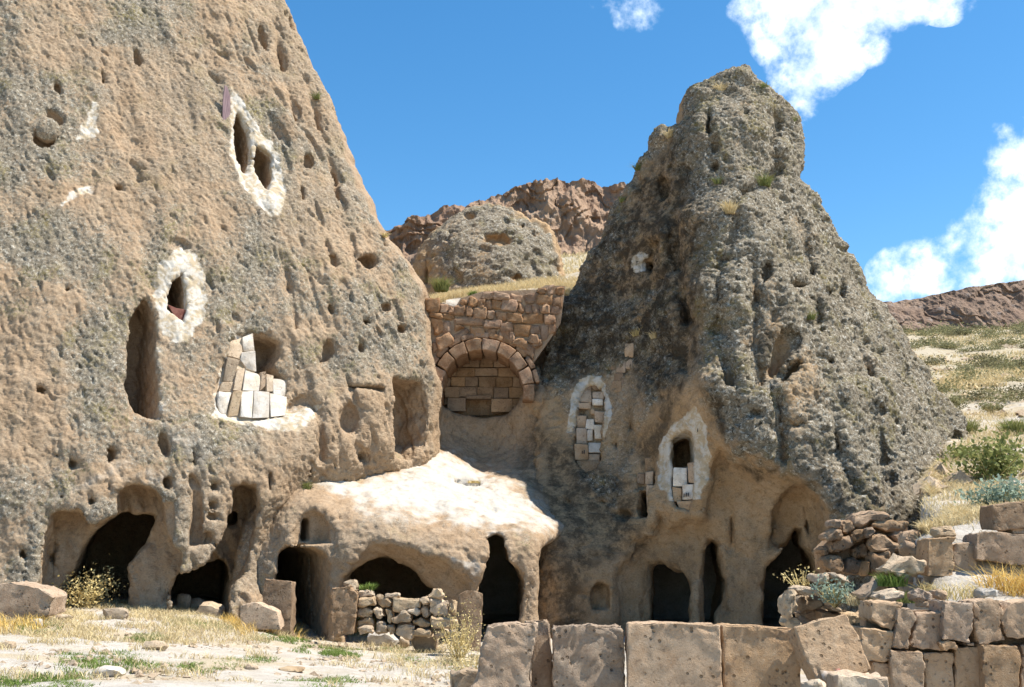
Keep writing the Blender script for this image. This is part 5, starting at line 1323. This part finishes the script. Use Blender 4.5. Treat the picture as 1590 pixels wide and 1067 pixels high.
def scatter_poly(poly, n, seed, noise_scale=None, thr=0.0):
    """points on the ground inside an outline whose corners are ground points"""
    r = np.random.RandomState(seed)
    W = np.array([ground_hit(*p)[:2] for p in poly])
    lo, hi = W.min(axis=0), W.max(axis=0)
    q = r.uniform(size=(n, 2)) * (hi - lo) + lo
    q = q[poly_sdf(q[:, 0], q[:, 1], W) < .15 * r.uniform(-1, 1, n)]
    if noise_scale:
        nn = noise3(np.stack([q[:, 0], q[:, 1], 0 * q[:, 0]], 1), noise_scale, seed % 90 + 600)
        q = q[nn > thr]
    return np.stack([q[:, 0], q[:, 1], ground_z(q[:, 0], q[:, 1]) - .02], 1)

# ---- court: straw, green streaks, gravel
dry_pts = np.concatenate([scatter_poly([(-40, 935), (90, 930), (260, 945), (420, 950), (480, 985), (420, 1000), (200, 1000), (-40, 1015)], 52000, 1, 1.1, -.10), scatter_poly([(-60, 985), (480, 985), (740, 1067), (-60, 1067)], 30000, 2, 1.3, .30),
    scatter_poly([(515, 975), (640, 985), (720, 1000), (760, 1067), (640, 1050), (560, 1000)], 16000, 3, 1.5, -.05)])
o = link('dry_grass', blades_mesh('dry_grass', dry_pts, .16, .012, .9, 4), None, STRAW); tag(o, 'dry straw grass over the dusty courtyard', 'grass', None, 'stuff')
gold_pts = np.concatenate([scatter_poly([(-40, 945), (70, 945), (60, 985), (-40, 990)], 6000, 5, 1.8, -.1), scatter_poly([(345, 965), (440, 965), (475, 995), (380, 990)], 6000, 6, 2, -.2), scatter_poly([(520, 965), (580, 968), (590, 990), (525, 985)], 5000, 7)])
o = link('golden_grass', blades_mesh('golden_grass', gold_pts, .26, .013, .7, 8), None, GOLD); tag(o, 'tall golden grass at the foot of the rocks', 'grass', None, 'stuff')
gp = []
for k, poly in enumerate([[(90, 1015), (200, 1012), (270, 1035), (150, 1050), (100, 1040)], [(280, 1032), (420, 1018), (430, 1028), (300, 1045)], [(580, 1000), (640, 1005), (690, 1025), (650, 1032), (590, 1015)], [(430, 1058), (540, 1052), (570, 1070), (440, 1075)], [(0, 1050), (120, 1045), (140, 1070), (0, 1075)],
        [(270, 955), (380, 965), (370, 985), (260, 975)], [(470, 1002), (560, 1010), (555, 1022), (460, 1012)], [(30, 965), (90, 968), (80, 985), (30, 985)], [(210, 985), (260, 985), (250, 1000), (200, 1000)], [(400, 985), (480, 990), (470, 1000), (390, 998)], [(700, 1000), (740, 1020), (740, 1060), (690, 1040)]]):
    gp.append(scatter_poly(poly, 5200, 30 + k, 2.6, -.12))
o = link('green_grass', blades_mesh('green_grass', np.concatenate(gp), .075, .011, 1.0, 9), None, GREEN); tag(o, 'short green grass streaks on the pale court', 'grass', None, 'stuff')

def gravel(name, pts, smin, smax, mat, label, seed):
    r = np.random.RandomState(seed); n = len(pts)
    t_ = (1 + 5 ** .5) / 2
    base = np.array([(0, 0, 1), (.9, 0, .2), (-.3, .85, .25), (-.4, -.8, .2), (.5, .6, -.5), (.3, -.7, -.5), (-.9, .1, -.4)], float)
    tri = np.array([(0, 1, 2), (0, 2, 3), (0, 3, 1), (1, 4, 2), (2, 6, 3), (3, 5, 1), (1, 5, 4), (2, 4, 6), (3, 6, 5), (4, 5, 6)])
    s = (smin + (smax - smin) * r.power(.25, n))[:, None, None]
    a = r.uniform(0, 6.283, n); ca, sa = np.cos(a), np.sin(a)
    B = base[None] * (1 + r.normal(size=(n, 7, 1)) * .22) * np.array([1, 1, .55])
    X = B[:, :, 0] * ca[:, None] - B[:, :, 1] * sa[:, None]; Yy = B[:, :, 0] * sa[:, None] + B[:, :, 1] * ca[:, None]
    V = np.stack([X, Yy, B[:, :, 2]], 2) * s + pts[:, None] + np.array([0, 0, .02])
    F = (tri[None] + (np.arange(n) * 7)[:, None, None]).reshape(-1, 3)
    return tag(link(name, new_mesh(name, V.reshape(-1, 3), F, False), None, mat), label, None, None, 'stuff')
gravel('gravel', np.concatenate([scatter_poly([(-60, 945), (500, 960), (760, 1010), (760, 1067), (-60, 1067)], 9000, 50, 1.0, -.1), scatter_poly([(1290, 900), (1440, 880), (1440, 930), (1340, 945)], 900, 51), scatter_poly([(1350, 800), (1440, 780), (1450, 830), (1350, 850)], 1200, 52)]), .012, .085, STONE_PALE, 'pale gravel and stone chips on the ground', 53)

# ---- loose stones in the court, one by one
for px, py, wp, hp, lab, m in [(325, 948, 50, 24, 'largest bright stone of the group at the second cave mouth', STONE_PALE), (285, 936, 24, 26, 'upright bright stone at the second cave mouth', STONE_PALE), (305, 940, 34, 20, 'bright wedge-shaped stone between the two others at the second cave mouth', STONE_PALE),
        (178, 953, 46, 18, 'low rounded pale stone in front of the pillar between the caves', STONE_PALE), (168, 1043, 56, 14, 'flat white stone sunk in the green streak of the court', STONE_WHITE), (58, 968, 18, 12, 'small white stone in straw near the long flat rock slab', STONE_WHITE),
        (240, 1004, 40, 14, 'flat pale stone in the middle of the straw', STONE_PALE), (595, 993, 52, 20, 'smooth bright stone at the foot of the drystone wall', STONE_WHITE), (660, 1000, 46, 28, 'rounded bright boulder in front of the drystone wall corner', STONE_PALE), (628, 998, 18, 18, 'small stone between two bright stones at the drystone wall', STONE_PALE),
        (12, 1002, 26, 10, 'low pale stone at the left border of the court', STONE_PALE), (100, 960, 26, 12, 'pale chipped stone below the dry bush', STONE_PALE), (455, 1040, 46, 9, 'long low pale stone beside the green streaks', STONE_PALE), (390, 1036, 26, 9, 'small flat stone on the pale track', STONE_PALE)]:
    g = ground_hit(px, py + hp * .45)
    k = g[1] / FPX
    _sc[0] += 1
    me = stone_mesh('loose_stone', (wp * k, wp * k * .7, hp * k * 1.25), _sc[0] + 900, sub=3, boxy=.45, rough=.22)
    tag(link('loose_stone', me, None, m, (g[0], g[1], g[2] + hp * k * .42), (0, 0, rng.uniform(-.4, .4))), lab, 'stone')

for px_, py_ in SP:
    g = ground_hit(px_, py_)
    if g[1] > 17 or g[1] < 10.6: continue
    _sc[0] += 1
    s_ = rng.uniform(.10, .34)
    me = stone_mesh('stone', (s_ * 1.3, s_, s_ * .8), _sc[0] + 1500, sub=2, boxy=.5, rough=.25)
    o = link('stone', me, None, STONE_PALE if rng.rand() < .5 else STONE, g + np.array([0, 0, s_ * .2]), tuple(rng.uniform(-.4, .4, 3)))
    o.parent = spill; o.location = Vector(o.location) - spill.location

# ---- tufts growing on the rocks
def on_rock(rock, px, py): return rock.hit(px, py)
TU = [(R, 1187, 288, 'green', .30, .34, 260, 'big round green tuft on the cone shoulder'), (R, 1133, 330, 'straw', .24, .34, 220, 'golden tuft below the big round green tuft on the cone'), (R, 1114, 284, 'olive', .16, .2, 110, 'small dull tuft left of the big round green tuft on the cone'),
      (R, 1118, 142, 'straw', .22, .28, 150, 'straw tuft in the notch of the cone summit'), (R, 1186, 137, 'green', .22, .2, 130, 'green tuft on the shoulder just right of the cone summit'), (R, 1230, 190, 'green', .14, .24, 90, 'green tuft on the outer right edge of the cone top'), (R, 1042, 212, 'straw', .24, .26, 150, 'straw tuft on the left spur of the cone'),
      (R, 990, 262, 'green', .16, .2, 110, 'green tuft on the skyline of the left cone edge'), (R, 966, 312, 'green', .12, .18, 80, 'small green tuft low on the left cone skyline'), (R, 1016, 524, 'straw', .18, .22, 120, 'yellow tuft on the dark shaded flank of the cone'), (R, 990, 520, 'dry', .22, .24, 120, 'brown withered tuft beside the yellow one on the dark flank'),
      (R, 1258, 494, 'olive', .2, .2, 130, 'green sprig above the double niche of the cone'), (R, 1218, 372, 'green', .1, .14, 60, 'tiny green sprig high on the lit cone face'), (L, 492, 152, 'green', .16, .2, 90, 'green tuft on the skyline edge of the tall cliff'), (L, 598, 366, 'dry', .12, .16, 70, 'withered tuft low on the cliff skyline'),
      (C, 475, 758, 'olive', .2, .22, 120, 'yellow-green tuft where cliff and ledge meet'), (C, 816, 848, 'olive', .12, .12, 70, 'tiny green plant beside the tall doorway head'), (C, 735, 748, 'dry', .3, .1, 110, 'low withered grass on the bright ledge'), (R, 1393, 362, 'olive', .1, .1, 40, 'tiny tuft on the right cone skyline')]
TM = {'green': OLIVE, 'straw': STRAW, 'olive': OLIVE, 'dry': DRYBUSH}
for k, (rk, px, py, m, rad, h, n, lab) in enumerate(TU):
    if px == 1393: continue
    p = on_rock(rk, px, py)
    tuft('grass_tuft', p, rad, h, n, TM[m], lab, 'grass tuft', None, .018, 1.1 if h < .3 else .9, 100 + k)
for px, py, Y, m, rad, h, n, lab in [(685, 450, 28.2, OLIVE, .35, .42, 300, 'bright yellow-green tuft at the left end of the arch wall top'), (735, 458, 28.2, GREEN, .24, .16, 220, 'fresh green tuft on the middle of the arch wall top'), (877, 456, 27.9, STRAW, .24, .26, 240, 'yellow tuft at the right end of the arch wall')]:
    tuft('grass_tuft', at(px, py, Y), rad, h, n, m, lab, 'grass tuft', None, .02, .9, 200 + px)
# straw bank between the arch wall and the boulder
q = np.random.RandomState(60).uniform(size=(15000, 2)); q[:, 1] = q[:, 1] ** 1.8; q = q * np.array([6.0, 4.5]) + np.array([-3.0, 30.02])
q = q[noise3(np.stack([q[:, 0], q[:, 1], 0 * q[:, 0]], 1), .9, 70) > -.35]
o = link('bank_grass', blades_mesh('bank_grass', np.stack([q[:, 0], q[:, 1], ground_z(q[:, 0], q[:, 1]) - .03], 1), .24, .02, .9, 61), None, STRAW); tag(o, 'straw on the bank above the arch wall', 'grass', None, 'stuff')

# ---- hillside
def hill_scatter(n, seed, ylo, yhi, thr, ns=.5):
    r = np.random.RandomState(seed)
    y = ylo + (yhi - ylo) * r.uniform(size=n) ** 1.3
    x = y * r.uniform(.30, .62, n)
    x = np.where(y < 26, np.maximum(x, wall_line_x(y) + .5), x)
    nn = noise3(np.stack([x, y, 0 * x], 1), ns, seed % 80 + 620)
    k = nn > thr
    x, y = x[k], y[k]
    return np.stack([x, y, ground_z(x, y) - .02], 1)
o = link('hill_grass', blades_mesh('hill_grass', hill_scatter(44000, 71, 13, 40, -.12, .35), .20, .018, 1.0, 72), None, STRAW); tag(o, 'straw grass covering the dry hillside', 'grass', None, 'stuff')
o = link('slope_grass', blades_mesh('slope_grass', np.concatenate([scatter_poly([(1335, 812), (1420, 775), (1500, 745), (1600, 735), (1600, 800), (1520, 800), (1440, 835), (1380, 850)], 26000, 91, 1.2, -.35), scatter_poly([(1300, 950), (1320, 900), (1440, 880), (1600, 900), (1600, 935), (1400, 940)], 9000, 92, 1.6, .0)]), .15, .014, 1.0, 93), None, STRAW); tag(o, 'straw grass on the terrace and the bank above it', 'grass', None, 'stuff')
rb_ = np.random.RandomState(95); by_ = rb_.uniform(38, 80, 6000); bx_ = by_ * rb_.uniform(-.02, .14, 6000); back_ = np.stack([bx_, by_, ground_z(bx_, by_)], 1)
o = link('far_hill_grass', blades_mesh('far_hill_grass', np.concatenate([hill_scatter(30000, 73, 38, 112, .0, .16), back_]), .30, .06, 1.0, 74), None, STRAW); tag(o, 'thin straw grass on the upper hillside', 'grass', None, 'stuff')
gravel('hill_stones', hill_scatter(5000, 75, 14, 110, .1, .2), .05, .38, STONE_PALE, 'scattered pale stones on the hillside', 76)
r = np.random.RandomState(80)
# near shrubs one by one
for k, (px, py, rad, h, n, m, lf, lab) in enumerate([(1540, 748, .85, .80, 1500, OLIVE, .055, 'large green bush standing on the slope above the upper terrace'), (1500, 672, .30, .45, 0, OLIVE, .05, 'pale green grass clump beside the cone skirt'), (1578, 672, .4, .45, 0, OLIVE, .05, 'olive grass clump at the right border of the slope'),
        (1556, 790, .75, .38, 1100, SAGE, .04, 'blue-green low bush just above the upper terrace blocks'), (1494, 716, .4, .34, 420, OLIVE, .045, 'green leafy bush at the corner of the cone skirt'), (1540, 640, .5, .24, 420, SCRUB2, .05, 'low olive bush above the olive clumps on the slope'), (1480, 632, .5, .28, 380, SCRUB2, .05, 'olive bush hugging the cone edge')]):
    g = ground_hit(px, py)
    if n == 0: tuft('grass_clump', g, rad * 1.6, h, 420, m, lab, 'grass tuft', None, .02, .9, 300 + k)
    else: bush('shrub', g, rad, h, n, m, lab, 'shrub', None, lf, 320 + k, 14)
g = ground_hit(132, 945); bush('dry_bush', g, .85, .72, 1300, DRYBUSH, 'tall feathery dry bush in front of the first cave', 'bush', None, .035, 341, 22)
g = ground_hit(72, 952); bush('dry_bush', g, .5, .35, 500, OLIVE, 'low greenish bush next to the long flat rock slab', 'bush', None, .035, 342, 14)
g = ground_hit(712, 1030); bush('dry_bush', g, .50, .95, 900, DRYBUSH, 'thin pale weed in front of the stone post', 'weed', None, .022, 343, 24)
g = ground_hit(735, 1062); bush('dry_bush', g, .34, .6, 520, STRAW, 'straw-coloured weed beside the chipped first slab', 'weed', None, .022, 344, 20)
bush('sage_tuft', at(1296, 938, 13.3), .30, .30, 700, SAGE, 'blue-green tuft growing in the rubble heap', 'bush', None, .022, 345, 22)
bush('dry_bush', at(1245, 918, 14.2), .32, .30, 140, DRYBUSH, 'thin withered weed at the left end of the rubble heap', 'weed', None, .02, 346, 16)
tuft('grass_tuft', at(1575, 925, 12.2), .6, .42, 420, GOLD, 'golden grass against the right end of the upper terrace', 'grass tuft', None, .012, .9, 347)
tuft('grass_tuft', at(1480, 925, 12.1), .7, .22, 260, DRYBUSH, 'withered grass under the upright terrace slabs', 'grass tuft', None, .010, 1.0, 348)
tuft('grass_tuft', at(1385, 905, 12.5), .3, .18, 300, GREEN, 'fresh green tuft below the rubble wall', 'grass tuft', None, .012, .9, 349)
tuft('grass_tuft', at(1400, 930, 12.0), .35, .14, 240, OLIVE, 'green tuft on the terrace beside the long leaning stone', 'grass tuft', None, .012, .9, 350)
tuft('plant', at(570, 918, 21.9), .22, .22, 160, GREEN, 'green plant behind the top of the drystone wall', 'plant', None, .03, .9, 351)
tuft('grass_tuft', at(1345, 935, 12.9), .4, .16, 300, STRAW, 'straw between the rubble heap and the terrace', 'grass tuft', None, .012, 1.0, 352)
# dark scrub dotted over the upper slope: alike bushes
proto = []
for v in range(5):
    rr = np.random.RandomState(400 + v)
    n = 420
    p = rr.normal(size=(n, 3)) * np.array([.36, .36, .26]); p[:, 2] = np.abs(p[:, 2]) + .02
    proto.append(leaves_mesh('scrub_bush', p, .065, 410 + v))
    proto[-1].materials.append(SCRUB if v % 2 else SCRUB2)
sp = hill_scatter(400, 81, 32, 112, -.25, .12)
for k, p in enumerate(sp[:190]):
    o = bpy.data.objects.new('scrub_bush', proto[k % 5]); scene.collection.objects.link(o)
    o.location = p; o.rotation_euler = (0, 0, r.uniform(0, 6.28)); s = r.uniform(.4, .9) * (.7 + p[1] / 90); o.scale = (s, s, s * .8)
    band = 'just below the distant cliff band' if p[1] > 85 else 'on the upper half of the hillside' if p[1] > 60 else 'halfway up the dry hillside' if p[1] > 42 else 'on the nearer dry slope'
    tag(o, ('dark' if (k % 5) % 2 else 'olive green') + (' large' if s > .9 else ' small') + ' scrub bush ' + band, 'bush', 'scrub bushes dotted over the hillside')
